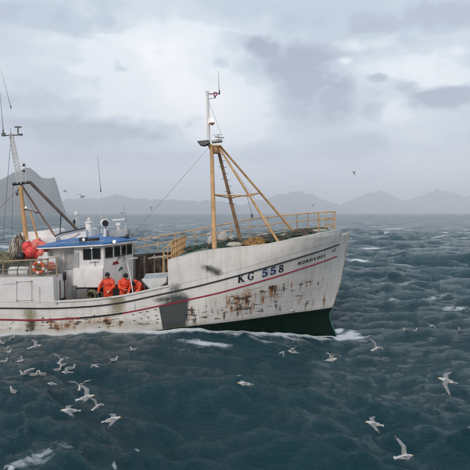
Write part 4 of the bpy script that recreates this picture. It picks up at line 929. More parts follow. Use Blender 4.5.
# life buoy
c = P(38.7, 267.6, 20.22); LB = thing('lifebuoy', c - Vector((0, 0, .3)), 'orange and white lifebuoy hanging on the aft railing', 'lifebuoy')
mb = MB(); mb.torus(c, .225, .065, (.1, 1, 0), 32, 10); part('ring', mb, mat('orange_lifebuoy', (.62, .11, .05), .5, .2, 6, .2), LB)
for a in (40, 130, 220, 310):
    mb = MB(); mb.torus(c, .225, .068, (.1, 1, 0), 6, 10, a, a + 28); part('reflective_band', mb, M['plast'], LB)
mb = MB(); mb.torus(c, .305, .01, (.1, 1, 0), 28, 4); part('grab_line', mb, M['rope'], LB)
mb = MB(); mb.ell(P(39.3, 268.5, 20.55), (.15, .13, .2)); mb.ell(P(39.3, 264.8, 20.55), (.12, .12, .09)); single('sack', mb, mat('tan_canvas', (.50, .30, .12), .8, .3, 8), P(39.3, 273, 20.55), 'small tan canvas bag seen through the lifebuoy', 'bag')
mb = MB(); mb.ell(P(50.8, 266.5, 20.7), (.20, .2, .2)); mb.v = [tuple(Vector(v) + Vector((0, 0, .02 * mnoise.noise(Vector(v) * 9)))) for v in mb.v]
single('buoy', mb, M['floatp'], P(50.8, 271, 20.7), 'faded orange round float behind the railing frame beside the lifebuoy', 'buoy')
# rope coil on the deck rail and fish pile
mb = MB(); c = P(92, 295, 20.75)
for k in range(7): mb.torus(c + Vector((random.uniform(-.03, .03), .04 * k - .1, random.uniform(-.03, .03))), .20 + random.uniform(-.03, .03), .024, (.3, 1, .15), 22, 5)
single('rope_coil', mb, M['olive'], c, 'olive rope coil hung inside the bulwark beneath the wheelhouse', 'rope')
mb = MB(); c = P(83, 300, 21.0); mb.box(c + Vector((0, 0, .25)), (.5, .4, .5), bev=.05); mb.box(c + Vector((-.4, .1, .35)), (.22, .3, .6), bev=.05)
single('deck_winch', mb, M['dgrey'], c, 'dark grey winch housing behind the bulwark beside the rope coil', 'winch')
heap('fish_pile', (P(161, 290, 21.2).x, 21.4, 1.35), .62, .7, .62, [M['fish'], M['net_b'], M['sack']], 'grey heap of fish and netting behind the landing tray', 'fish', 60, 15, rr=.03, loop=.1)
mb = MB(); mb.box(P(163.5, 290.3, 20.15), (.34, .2, .12), Matrix.Rotation(R(-12), 3, 'Y'), .03); single('yellow_float', mb, M['yel'], P(163.5, 292, 20.15), 'pale yellow float lying on the bulwark cap', 'float')
mb = MB(); c0 = P(150, 258.5, 25.6)
for i in range(6): mb.ell(c0 + Vector((i * .17, 0, .02 * i + .02 * (i % 2))), (.12, .12, .07), nu=8, nv=6)
single('rope_bundle', mb, M['sack'], c0, 'pale rope bundle lying on the far bulwark cap', 'rope')
# ------------------------------------------------------------------ people
def person(base, face, pose, label, seed):
    """base: feet centre on deck. local frame: +x = facing, +y = person's left."""
    T = thing('person', base, label, 'person', 'fishermen in orange oilskins')
    Rm = Matrix.Rotation(face, 3, 'Z')
    w = lambda p: tuple(Rm @ Vector(p) + Vector(base))
    J = dict(pose)
    body = MB(); cap = lambda m_, a, ra, c_, rc, n=10: m_.cap(w(J[a]) if isinstance(a, str) else w(a), ra, w(J[c_]) if isinstance(c_, str) else w(c_), rc, n)
    hd = Vector(J['head']); nk = Vector(J['neck']); up = (hd - nk).normalized(); fwd = Vector(J['look']).normalized(); lf = up.cross(fwd).normalized(); fwd = lf.cross(up)
    hm_ = lambda f, l, u: hd + fwd * f + lf * l + up * u
    Q = (Rm @ Matrix((fwd, lf, up)).transposed())
    body.ell(w(hm_(-.01, 0, .03)), (.095, .077, .105), Q, 18, 14); body.ell(w(hm_(.03, 0, -.045)), (.062, .055, .07), Q, 14, 10)   # skull, jaw
    body.cap(w(nk - up * .02), .06, w(hd - up * .04), .055)
    body.cap(w(hm_(.085, 0, .02)), .010, w(hm_(.105, 0, -.018)), .016, 8)                 # nose
    for s in (-1, 1):
        body.ell(w(hm_(-.01, .078 * s, -.005)), (.022, .010, .032), Q, 8, 6)               # ear
        body.ell(w(hm_(.072, .032 * s, .035)), (.018, .022, .009), Q, 8, 6)                # brow
        body.ell(w(hm_(.060, .040 * s, -.02)), (.022, .020, .02), Q, 8, 6)                 # cheek
    body.ell(w(hm_(.086, 0, -.055)), (.010, .024, .007), Q, 8, 6); body.ell(w(hm_(.07, 0, -.095)), (.024, .028, .018), Q, 8, 6)
    # trunk and limbs under the clothing (continuous with head and hands)
    cap(body, 'pelvis', .14, 'chest', .155); cap(body, 'chest', .15, 'neck', .07); 
    for s in 'LR':
        cap(body, 'sh' + s, .065, 'el' + s, .048); cap(body, 'el' + s, .046, 'wr' + s, .028); cap(body, 'hip' + s, .085, 'kn' + s, .058); cap(body, 'kn' + s, .056, 'an' + s, .04); body.cap(w(J['chest']), .1, w(J['sh' + s]), .07)
        cap(body, 'an' + s, .045, Vector(J['an' + s]) + Vector((.13, 0, -.05)), .038)
        wr = Vector(J['wr' + s]); el = Vector(J['el' + s]); hdv = Vector(J.get('hd' + s, (wr - el))).normalized()
        sd_ = Vector((0, 1, 0)) if abs(hdv.y) < .8 else Vector((1, 0, 0)); sd_ = (sd_ - hdv * sd_.dot(hdv)).normalized(); pn = hdv.cross(sd_)
        if pn.x < 0 and abs(pn.x) > .3: pass
        g = lambda a, b_, c_: wr + hdv * a + sd_ * b_ + pn * c_
        palm_s = 1 if s == 'L' else -1
        for k, (off, ln) in enumerate(((-.032, .068), (-.011, .078), (.011, .073), (.032, .056))):
            body.cap(w(g(.02, off * .7, 0)), .014, w(g(.092, off, 0)), .0125, 8)
            k1 = g(.092 + ln * .45, off * 1.1, .012 * -palm_s); k2 = g(.092 + ln * .78, off * 1.1, .034 * -palm_s)
            body.cap(w(g(.092, off, 0)), .0108, w(k1), .0098, 8); body.cap(w(k1), .0098, w(k2), .0085, 8)
        t0, t1_, t2 = g(.025, -.03, 0), g(.066, -.060, .014 * -palm_s), g(.098, -.066, .03 * -palm_s)
        body.cap(w(t0), .014, w(t1_), .012, 8); body.cap(w(t1_), .012, w(t2), .010, 8)
    me = remeshed('body', body, .0075, 2)
    me.materials.append(M['skin']); me.materials.append(M['glove'])
    nv_ = len(me.polygons); cen = np.zeros(nv_ * 3); me.polygons.foreach_get('center', cen); cen = cen.reshape(-1, 3); mi = np.zeros(nv_, int)
    for s in 'LR':
        wp = np.array(w(J['wr' + s])); mi[np.linalg.norm(cen - wp, axis=1) < .21] = 1
    me.polygons.foreach_set('material_index', mi)
    bo = bpy.data.objects.new('body', me); COL.objects.link(bo); bo.parent = T; bo.location = -Vector(base)
    # oilskin jacket with sleeves, folded hem and collar, as one surface
    jk = MB(); 
    jk.cap(w(Vector(J['pelvis']) + Vector((0, 0, -.06))), .185, w(J['chest']), .20, 16); cap(jk, 'chest', .195, 'neck', .095, 14)
    for s in 'LR':
        jk.cap(w(Vector(J['chest']) + Vector((0, 0, .03))), .15, w(J['sh' + s]), .085, 12); jk.cap(w(Vector(J['chest'])), .16, w(Vector(J['pelvis']) + Vector((0, .07 if s == 'L' else -.07, -.08))), .15, 12); cap(jk, 'sh' + s, .088, 'el' + s, .074, 12); cap(jk, 'el' + s, .074, 'wr' + s, .060, 12)
    jk.cap(w(nk), .088, w(nk + up * .055), .082, 12)                       # collar / hood roll
    jk.ell(w(nk - fwd * .09 + up * .0), (.09, .12, .06), Q, 12, 8)
    jm = remeshed('jacket', jk, .014, 2)
    vs = np.zeros(len(jm.vertices) * 3); jm.vertices.foreach_get('co', vs); vs = vs.reshape(-1, 3)
    for i, v in enumerate(vs):
        q = Vector(v); n_ = mnoise.noise(Vector((q.x * 7 + seed, q.y * 7, q.z * 11))) * .024 + mnoise.noise(Vector((q.x * 13, q.y * 13, q.z * 26 + seed))) * .014
        jm.vertices[i].co = q + jm.vertices[i].normal * n_
    jm.materials.append(M['orange']); jo = bpy.data.objects.new('jacket', jm); COL.objects.link(jo); jo.parent = T; jo.location = -Vector(base)
    tr = MB()
    for s in 'LR':
        tr.cap(w(J['pelvis']), .15, w(J['hip' + s]), .125, 12); cap(tr, 'hip' + s, .125, 'kn' + s, .095, 12); cap(tr, 'kn' + s, .092, 'an' + s, .085, 12)
    tm = remeshed('trousers', tr, .02, 2); tm.materials.append(M['orange']); to = bpy.data.objects.new('trousers', tm); COL.objects.link(to); to.parent = T; to.location = -Vector(base)
    for s in 'LR':
        bt = MB(); a_ = Vector(J['an' + s]); bt.cap(w(a_ + Vector((0, 0, .12))), .075, w(a_ + Vector((0, 0, -.02))), .062, 10); bt.cap(w(a_ + Vector((-.03, 0, -.045))), .048, w(a_ + Vector((.16, 0, -.055))), .042, 10); part('boot', bt, M['boot'], T)
    ht = MB(); 
    hv = []
    for i in range(8):
        th = R(8 + i * 12.5)
        hv.append((.108 * math.sin(th), .118 * math.cos(th)))
    ht.lathe(w(hm_(-.018, 0, .052)), hv + [(.113, -.035 + .0), (.104, -.03)], 18, rot=Q); part('knit_hat', ht, M['hat'], T)
    bd = MB(); bd.ell(w(hm_(.045, 0, -.095)), (.045, .05, .038), Q, 14, 10); bd.ell(w(hm_(.088, 0, -.040)), (.012, .026, .006), Q, 10, 6)
    for s in (-1, 1): bd.cap(w(hm_(.01, .066 * s, -.02)), .010, w(hm_(.035, .045 * s, -.085)), .018, 8)
    part('beard', bd, M['beard'], T)
    for s in (-1, 1):
        ey = MB(); ey.ell(w(hm_(.079, .031 * s, .016)), (.010, .013, .008), Q, 8, 6); part('eye', ey, M['black'], T)
    return T
STAND = dict(pelvis=(0, 0, .95), chest=(.02, 0, 1.32), neck=(.03, 0, 1.52), head=(.06, 0, 1.66), look=(1, 0, -.12), shL=(0, .2, 1.44), shR=(0, -.2, 1.44), elL=(-.03, .31, 1.17), elR=(-.03, -.31, 1.17),
             wrL=(.14, .30, .96), wrR=(.14, -.30, .96), hipL=(0, .1, .90), hipR=(0, -.1, .90), knL=(.03, .13, .49), knR=(.03, -.13, .49), anL=(0, .15, .09), anR=(0, -.15, .09))
def mod(**k): d = dict(STAND); d.update(k); return d
Y1 = 20.95
def foot(px, Y=Y1): x = (px - 235) / 470 * Y; return (x, Y, float(zdeck(x)) + .03)
person(foot(107.3), R(-100), mod(elR=(-.06, -.38, 1.22), wrR=(.10, -.42, .99), elL=(.03, .30, 1.18), wrL=(.22, .18, 1.05), look=(1, -.1, -.3)), 'bearded fisherman in orange oilskins and dark hat, nearest the wheelhouse', 1)
person(foot(123.6), R(-60), mod(pelvis=(-.04, 0, .93), chest=(.05, .02, 1.28), neck=(.09, .02, 1.47), head=(.15, .02, 1.60), shL=(.06, .2, 1.40), shR=(.04, -.19, 1.40), elL=(.17, .27, 1.17), elR=(.14, -.26, 1.16), wrL=(.36, .14, 1.08), wrR=(.34, -.12, 1.08), look=(1, .25, -.6)), 'fisherman in orange oilskins looking down, second from the wheelhouse', 2)
person(foot(139.6), R(-118), mod(pelvis=(-.12, 0, .92), chest=(.16, 0, 1.20), neck=(.33, 0, 1.30), head=(.45, 0, 1.30), shL=(.22, .2, 1.27), shR=(.22, -.2, 1.27), elL=(.38, .27, 1.05), elR=(.38, -.27, 1.05), wrL=(.56, .18, .94), wrR=(.56, -.18, .94), look=(.5, 0, -.9), hipL=(-.1, .1, .88), hipR=(-.1, -.1, .88)), 'fisherman in orange oilskins bending over beside the landing tray', 3)
# ------------------------------------------------------------------ sea
NW = 84
lam = np.exp(np.linspace(np.log(.55), np.log(24), NW)) * (1 + .05 * RNG.randn(NW)); kk = 2 * np.pi / lam
th0 = R(-118)
thw = th0 + RNG.randn(NW) * np.clip(.85 - .16 * np.log(lam + .6), .32, .9)
amp = .0112 * lam ** .93 * np.where(lam > 3.5, (3.5 / lam) ** .55, 1) * (0.75 + .5 * RNG.rand(NW))
ph = RNG.rand(NW) * 2 * np.pi
dxw, dyw = np.cos(thw), np.sin(thw)
# shape of the water along the hull: the swell that lifts the bow
WLp = [(HP(px, py).x, HP(px, py).z) for px, py in ((0, 333.5), (30, 333), (60, 330.5), (90, 327), (120, 325.5), (150, 325.5), (175, 327.5), (200, 329), (230, 330.5), (262, 333), (295, 334.5), (320, 335.5), (335, 336))]
wx = [XA - 8, XA - 3] + [a for a, c in WLp] + [7.5, 11]; wz = [-.1, 0] + [c for a, c in WLp] + [-.55, -.05]
def ship_wave(x, y):
    cx = np.interp(x, wx, wz); e = np.exp(-np.clip(np.abs(y - 21.5) - 3.2, 0, None) ** 2 / 26); e2 = np.exp(-np.clip(np.abs(x + 3) - 12, 0, None) ** 2 / 12)
    return cx * e * e2, e * e2
def sea(x, y, cell=None):
    X = np.asarray(x, float); Y = np.asarray(y, float); h = np.zeros_like(X); sx = np.zeros_like(X); sy = np.zeros_like(X); st_ = np.zeros_like(X)
    _, e = ship_wave(X, Y); damp = 1 - .72 * e
    for i in range(NW):
        p_ = kk[i] * (dxw[i] * X + dyw[i] * Y) + ph[i]; w_ = amp[i] * damp if lam[i] > 3 else amp[i] * (1 - .45 * e)
        if cell is not None: w_ = w_ * np.clip(lam[i] / (cell * 3.2) - .6, 0, 1)
        if lam[i] < 5: p_ = p_ + .8 * np.sin(kk[i] * .23 * (dyw[i] * X - dxw[i] * Y) + 2 * i) + .6 * np.sin(kk[i] * .41 * (dxw[i] * X + .6 * Y) + i)
        c = np.cos(p_); s = np.sin(p_); q = .95
        h += w_ * (c if i % 3 else 1.3 * (1.27 - 2 * np.abs(np.sin(p_ / 2)))) * (1.15 if lam[i] < 1.6 else 1)      # every third train is sharp crested
        sx -= q * w_ * dxw[i] * s; sy -= q * w_ * dyw[i] * s; st_ += w_ * kk[i] * c
    sw_, _ = ship_wave(X, Y)
    return h + sw_, sx, sy, st_
na_f, na_b = 760, 150
az_ = np.concatenate([np.linspace(R(-33), R(33), na_f), np.linspace(R(33), R(327), na_b + 2)[1:-1]])
rad = [2.0]
while rad[-1] < 12600:
    r_ = rad[-1]; rad.append(r_ * (1 + (.0085 if 8 < r_ < 150 else .016 if r_ < 900 else .05 if r_ > 2500 else .03)))
rad = np.array(rad); A_, R_ = np.meshgrid(az_, rad); gx = R_ * np.sin(A_); gy = R_ * np.cos(A_)
dr = np.gradient(rad)[:, None] * np.ones_like(A_); cellw = np.maximum(dr, R_ * (R(66) / na_f if True else 0))
back = (A_ > R(33.2)); cellw = np.where(back, np.maximum(cellw, R_ * R(294) / na_b), cellw)
h_, sx_, sy_, st_ = sea(gx, gy, cellw)
fade = np.clip(1.4 - R_ / 4000, 0, 1)
vx, vy, vz = gx + sx_ * fade, gy + sy_ * fade, h_ * fade
nr_, nc_ = gx.shape
co_ = np.stack([vx, vy, vz], -1).reshape(-1, 3); cen_i = len(co_); co_ = np.vstack([co_, [[0, 0, 0]]])
ii, jj = np.meshgrid(np.arange(nr_ - 1), np.arange(nc_), indexing='ij'); j2 = (jj + 1) % nc_
quads = np.stack([ii * nc_ + jj, ii * nc_ + j2, (ii + 1) * nc_ + j2, (ii + 1) * nc_ + jj], -1).reshape(-1, 4)
sm = bpy.data.meshes.new('sea'); nq = len(quads); tri = np.array([[cen_i, (j + 1) % nc_, j] for j in range(nc_)])
sm.vertices.add(len(co_)); sm.vertices.foreach_set('co', co_.astype(np.float32).ravel())
loops = np.concatenate([quads.ravel(), tri.ravel()]); sm.loops.add(len(loops)); sm.loops.foreach_set('vertex_index', loops.astype(np.int32))
starts = np.concatenate([np.arange(nq) * 4, nq * 4 + np.arange(nc_) * 3]); sm.polygons.add(len(starts)); sm.polygons.foreach_set('loop_start', starts.astype(np.int32))
sm.update(calc_edges=True); sm.polygons.foreach_set('use_smooth', [True] * len(starts))
b_ = sm.polygons[10].normal
if b_.z < 0: sm.flip_normals()
# foam: breaking crests, hull wash and bow splash
thr = .56
foam = np.clip((st_ - thr) / .55, 0, 1) * np.clip(1.3 - R_ / 2500, .0, 1)
def hullwash(x, y):
    d = np.full_like(x, 9.)
    zz_ = np.interp(x, wx, wz); near = CY - bh(x, zz_)
    m_ = (x > XA) & (x < 5.4)
    d = np.where(m_, near - y, 9.)
    return np.where((d > -.3), np.exp(-(np.clip(d, 0, None) / .42) ** 2) * .85, 0)
foam = foam * np.where(R_ < 19, .72, 1)
foam = np.maximum(foam, hullwash(vx, vy) * (np.abs(A_) < 1))
def spot(px, py, rx, ry, a, ang=0):
    p = P(px, py, 20); 
    d = ray(px, py); tt = CZ / -d[2] 
    for _ in range(12):
        x_, y_ = d[0] * tt, d[1] * tt; hz = float(sea(np.array([x_]), np.array([y_]))[0][0]); tt = (CZ - hz) / -d[2]
    dx_, dy_ = vx - x_, vy - y_; u = dx_ * math.cos(ang) + dy_ * math.sin(ang); v = -dx_ * math.sin(ang) + dy_ * math.cos(ang)
    return a * np.exp(-(u / rx) ** 2 - (v / ry) ** 2)
for s_ in ((205, 343.5, 1.2, .35, .85, -.06), (185, 341, .7, .25, .6, 0), (196, 336, .9, .25, .5, 0), (262, 340, 1.3, .25, .55, 0), (290, 337.5, 1.3, .22, .7, 0), (318, 338.5, 1.0, .22, .8, 0), (341, 337, .55, .6, 1.0, .2), (352, 334, .6, .7, .75, 0), (338, 330, .3, .5, 1.1, 0), (346, 336, .8, .4, 1.0, .1), (356, 338, .9, .3, .9, .1), (240, 332.5, 1.2, .2, .7, 0), (215, 331, 1.2, .15, .6, 0), (150, 329, 1.2, .15, .6, 0), (360, 341, .8, .25, .5, 0), (232, 335, .8, .2, .4, 0),
           (25, 462, .35, 1.8, .5, -.7), (60, 447, .3, 1.4, .42, -.8), (10, 340, .8, .3, .4, 0), (50, 340, .6, .2, .35, 0), (365, 262, 2.4, 1.2, .9, 0), (415, 266, 4.5, 1.2, .8, 0), (390, 277, 4, 1.0, .55, 0), (372, 247, 2.2, 1.6, .9, 0), (345, 228, 4.5, 5, .9, 0), (395, 228, 7, 4, .7, 0), (430, 300, 2.5, .6, .5, 0), (400, 297, 2, .5, .5, 0), (455, 310, 1.2, .5, .6, 0), (330, 262, 1.4, .8, .4, 0),
           (8, 247, 4, 1.6, .7, 0), (440, 245, 5, 2, .45, 0), (462, 268, 2, 1, .4, 0), (380, 310, 1.6, .5, .35, 0)):
    foam = np.maximum(foam, spot(*s_))
fo = sm.attributes.new('foam', 'FLOAT', 'POINT'); fo.data.foreach_set('value', np.append(foam.ravel(), 0).astype(np.float32))
wm = bpy.data.materials.new('sea_water'); wm.use_nodes = True; t = wm.node_tree
for n in list(t.nodes): t.nodes.remove(n)
out = t.nodes.new('ShaderNodeOutputMaterial'); wb = t.nodes.new('ShaderNodeBsdfPrincipled'); fb = t.nodes.new('ShaderNodeBsdfPrincipled')
co = t.nodes.new('ShaderNodeTexCoord').outputs['Object']; geo = t.nodes.new('ShaderNodeNewGeometry')
cn, _ = noise(t, co, .07, 3, .5)
t.links.new(ramp(t, cn, [(.3, (.014, .056, .074)), (.7, (.030, .094, .116))]), wb.inputs['Base Color'])
wb.inputs['IOR'].default_value = 1.33; wb.inputs['Roughness'].default_value = .06
b1, _ = noise(t, mapping(t, mapping(t, co, rot=(0, 0, R(22))), (.8, 2.2, 1)), 3.2, 8, .62, .2); b2, _ = noise(t, mapping(t, co, (1, 1.5, 1), rot=(0, 0, R(-25))), .55, 4, .55, .3); b3, _ = noise(t, mapping(t, co, (1, 1.8, 1), rot=(0, 0, R(10))), .13, 4, .6)
dist = nd(t, 'ShaderNodeVectorMath', operation='LENGTH'); t.links.new(co, dist.inputs[0]); dl = dist.outputs['Value']
farf = mth(t, 'MULTIPLY', mth(t, 'SUBTRACT', dl, 40), 1 / 260, clamp=True)
b4, _ = noise(t, mapping(t, mapping(t, co, rot=(0, 0, R(32))), (.7, 1.9, 1)), .9, 6, .58, .2)
def ridge(v): return mth(t, 'SUBTRACT', 1, mth(t, 'ABSOLUTE', mth(t, 'MULTIPLY_ADD', v, 4, -2)))
hgt = mth(t, 'ADD', mth(t, 'ADD', mth(t, 'MULTIPLY', b1, .58), mth(t, 'ADD', mth(t, 'MULTIPLY', ridge(b4), .08), mth(t, 'MULTIPLY', b4, .50))), mth(t, 'MULTIPLY', mth(t, 'MULTIPLY', b2, farf), 1.1)); hgt = mth(t, 'ADD', hgt, mth(t, 'MULTIPLY', mth(t, 'MULTIPLY', b3, farf), 3.5))
bn = bump(t, wb, hgt, 1.0, .85)
fa = nd(t, 'ShaderNodeAttribute', attribute_name='foam').outputs['Fac']
f1, _ = noise(t, mapping(t, co, (1, 1.6, 1), rot=(0, 0, R(15))), 2.6, 9, .72, .6); f2, _ = noise(t, mapping(t, co, (.5, 1.7, 1), rot=(0, 0, R(8))), .26, 9, .70, .3)
fm = mth(t, 'MULTIPLY', mth(t, 'SUBTRACT', mth(t, 'ADD', mth(t, 'MULTIPLY', fa, .82), f1), .82), 3.6, clamp=True)
caps = mth(t, 'MULTIPLY', mth(t, 'MULTIPLY', mth(t, 'SUBTRACT', f2, .562), 13, clamp=True), mth(t, 'MULTIPLY', mth(t, 'SUBTRACT', dl, 30), .012, clamp=True))
fm = mth(t, 'MAXIMUM', mth(t, 'MULTIPLY', fm, .85), mth(t, 'MULTIPLY', caps, .8))
fb.inputs['Base Color'].default_value = (.60, .64, .66, 1); fb.inputs['Roughness'].default_value = .8
mx = t.nodes.new('ShaderNodeMixShader'); t.links.new(fm, mx.inputs[0]); t.links.new(wb.outputs[0], mx.inputs[1]); t.links.new(fb.outputs[0], mx.inputs[2]); t.links.new(mx.outputs[0], out.inputs[0])
sm.materials.append(wm); so = bpy.data.objects.new('sea', sm); COL.objects.link(so); so['kind'] = 'structure'
# ------------------------------------------------------------------ far land
rk, t, b, o = new_mat('far_rock_and_grass'); co = t.nodes.new('ShaderNodeTexCoord').outputs['Object']
f, _ = noise(t, mapping(t, co, (1, 1, 4)), .006, 8, .65); t.links.new(ramp(t, f, [(.35, (.045, .042, .04)), (.6, (.07, .075, .05)), (.75, (.12, .11, .10))]), b.inputs['Base Color']); b.inputs['Roughness'].default_value = .9
def land(name, pix, Y, depth, seed, nx=420, ny=40, rough=.10):
    xs_ = [(a - 235) / 470 * Y for a, c in pix]; hs = [max(0, (213 - c) / 470 * Y) for a, c in pix]
    X = np.linspace(xs_[0], xs_[-1], nx); H = np.interp(X, xs_, hs); Hn = np.array([mnoise.fractal(Vector((q / 130, seed * 3.1, 0)), 0.9, 2.1, 6) for q in X]); H = H * (1 + (.03 if name == 'headland' else .11) * Hn * np.clip(H / 60, 0, 1)); vs = []
    for j in range(ny):
        v = j / (ny - 1); prof = (1 - abs(2 * v - 1)) ** .75
        for i in range(nx):
            n_ = mnoise.fractal(Vector((X[i] / 260, v * depth / 260, seed)), 1.0, 2.1, 6)
            rg = abs(mnoise.noise(Vector((X[i] / 300 + 4, v * depth / 500, seed))))
            z = H[i] * prof * (1 + rough * n_ * (1 - prof * .75) - .25 * rg * (1 - prof)) - 3
            vs.append((X[i] , Y + (v - .5) * depth, z))
    mb = MB(); mb.add(vs, [(j * nx + i, j * nx + i + 1, (j + 1) * nx + i + 1, (j + 1) * nx + i) for j in range(ny - 1) for i in range(nx - 1)])
    ob = part(name, mb, rk, None); ob['kind'] = 'structure'; ob['label'] = {'headland': 'steep grey headland falling sheer to the sea at the left', 'mountain_range': 'misty mountain ridge on the horizon'}[name]
land('headland', [(-170, 213), (-140, 196), (-90, 186), (-40, 183), (0, 178.5), (8, 174.5), (14, 170.5), (20, 168.5), (26, 165.2), (31, 165.6), (36, 170), (42, 175.4), (48, 176), (55, 175.4), (57, 181), (59.5, 200), (61.5, 213)], 2900, 260, 1)
land('mountain_range', [(40, 213), (58, 203), (66, 199), (85, 197.5), (100, 198), (116, 194), (130, 197), (150, 198.5), (170, 199), (190, 200), (215, 200), (240, 204), (262, 213)], 7600, 1500, 2)
land('mountain_range', [(225, 213), (238, 206), (255, 200), (272, 196), (285, 192.5), (296, 190.5), (303, 190), (310, 193.5), (322, 198.5), (335, 203), (345, 207), (355, 213)], 8400, 1500, 3)
land('mountain_range', [(325, 213), (338, 205), (352, 199), (366, 193), (376, 191), (384, 190.8), (394, 196), (403, 199.5), (412, 197), (424, 192.5), (436, 189), (446, 189.4), (458, 194), (475, 196), (500, 192), (540, 190), (580, 199), (640, 213)], 9600, 1600, 4)
# ------------------------------------------------------------------ gulls
def gull_mesh(name, wing=None, head_turn=0):
    """body along +x (head), wings along y. wing=(up1, up2, sweep, twist) in degrees; None = sitting, wings folded"""
    g = MB()
    g.cap((-.13, 0, 0), .045, (.06, 0, .005), .068, 12); g.cap((.03, 0, 0), .066, (.12, 0, .02), .05, 12)
    if wing is None:
        g.cap((.10, 0, .02), .048, (.15, 0, .13), .030, 10); g.ell((.165, 0, .155), (.045, .032, .034)); g.cap((.19, 0, .15), .013, (.235, 0, .138), .007, 8)
        g.cap((-.12, 0, .01), .035, (-.23, 0, .045), .012, 8)
        for s in (-1, 1): g.cap((.07, .045 * s, .035), .038, (-.16, .04 * s, .045), .022, 10); g.cap((-.16, .04 * s, .045), .022, (-.27, .012 * s, .06), .008, 8)
    else:
        g.cap((.11, 0, .02), .045, (.17, 0, .028), .034, 10); g.ell((.185, 0, .03), (.045, .032, .032)); g.cap((.215, 0, .025), .013, (.262, 0, .015), .006, 8)
        vs = []      # tail fan
        for xx, yy, zz in ((-.14, .03, .008), (-.14, -.03, .008), (-.27, -.07, 0), (-.285, 0, .004), (-.27, .07, 0)): vs.append((xx, yy, zz))
        g.prism(vs, (0, 0, -.016))
        u1, u2, sw_, tw = wing
        for s in (-1, 1):
            U1, U2 = (u1, u2) if not isinstance(u1, tuple) else (u1[0 if s < 0 else 1], u2[0 if s < 0 else 1])
            e1 = Vector((.05, .22 * math.cos(R(U1)) + .03, .22 * math.sin(R(U1)) + .03)); e2 = e1 + Vector((-.10 - sw_ * .25, .33 * math.cos(R(U2)), .33 * math.sin(R(U2))))
            root = Vector((.02, .02, .03)); m_ = e1.lerp(e2, .5); secs = [(root, .155), (root.lerp(e1, .5), .15), (e1, .15), (m_, .115), (e1.lerp(e2, .8), .07), (e2, .02)]
            vs = []
            for (c, ch) in secs:
                for (cx, cz_) in ((.5, 0), (.25, .011), (-.2, .008), (-.5, 0), (-.2, -.006), (.25, -.008)):
                    vs.append((c.x + cx * ch + .0, c.y * s, c.z + cz_ - cx * ch * math.sin(R(tw)) * .5 + (.004 if cz_ > 0 else -.004)))
            n = 6; fs = [(i * n + j, i * n + (j + 1) % n, (i + 1) * n + (j + 1) % n, (i + 1) * n + j) for i in range(5) for j in range(n)] + [tuple(range(n)), tuple(30 + j for j in range(n))]
            g.add(vs, fs)
    me = remeshed(name, g, .0075, 1)
    for k_ in ('gullw', 'gullg', 'gullk', 'beak'): me.materials.append(M[k_])
    for p_ in me.polygons:
        c = p_.center; i = 0; nz = p_.normal.z
        if c.x > .205 and abs(c.y) < .03 and c.z < .17: i = 3
        elif wing is None:
            if c.x < .09 and c.z > .03: i = 1
            if c.x < -.19: i = 2
        else:
            if abs(c.y) > .06 and nz > 0: i = 1
            if (abs(c.y) > .03 and c.x < .05 and nz > .3): i = 1
            if (c - Vector((0, 0, 0))).length > .47: i = 2
        p_.material_index = i
    return me
GS = [gull_mesh('gull', None)]
GF = [gull_mesh('gull', w_) for w_ in ((28, 4, .3, 8), (8, -12, .2, 4), (48, 20, .2, 10), (-18, -40, .3, 0), ((35, -30), (15, -62), .35, 6))]
def on_sea(px, py):
    d = ray(px, py); tt = CZ / -d[2]
    for _ in range(20):
        x_, y_ = d[0] * tt, d[1] * tt; hz = float(sea(np.array([x_]), np.array([y_]))[0][0]); tt = .5 * tt + .5 * (CZ - hz) / -d[2]
    return Vector((d[0] * tt, d[1] * tt, hz))
def gull(me, loc, yaw, label, group, pitch=0, roll=0, s=1.0):
    o_ = bpy.data.objects.new('gull', me); COL.objects.link(o_); o_.location = loc; o_.rotation_euler = (roll, pitch, yaw); o_.scale = (s, s, s); tag(o_, label, 'gull', group)
GSG, GFG = 'gulls sitting on the sea', 'gulls flying low over the sea and boat'
SIT = [(12, 338.5, 20, 'gull on the water closest to the hull at the far left'), (2.8, 344, 160, 'gull on the water at the left edge, upper of the edge birds'), (5.8, 350.5, 60, 'gull floating just left of and above its close companion at the left edge'), (8.6, 353, -20, 'gull floating just right of and below its close companion at the left edge'),
       (4, 362.5, 10, 'lone gull on the water at the left edge below the close pair'), (13.5, 393, 150, 'lowest gull sitting on the water at the left, alone'), (24.5, 375, 200, 'left gull of the two bobbing side by side at the left'), (34, 376, 10, 'right gull of the two bobbing side by side at the left'),
       (42.5, 375.5, 170, 'gull trailing right of the two bobbing side by side'), (57.5, 371, 20, 'left bird of the tight trio floating below the wheelhouse'), (63, 366, 190, 'highest bird of the tight trio floating below the wheelhouse'), (71.5, 369.5, 30, 'right bird of the tight trio floating below the wheelhouse'),
       (114, 361, 15, 'gull alone on the water below the first fisherman'), (133.5, 350.5, 200, 'gull alone on the water nearest the hull amidships'), (459.5, 331, 80, 'small gull sitting on the sea at the right edge'), (415, 331.5, 20, 'small gull sitting on the sea ahead of the bow at the right'), (405, 330.5, 200, 'gull beside the small one ahead of the bow, on its left')]
for px, py, yaw, lb in SIT:
    p = on_sea(px, py); gull(GS[0], p + Vector((0, 0, .035)), R(yaw), lb, GSG, s=.64)
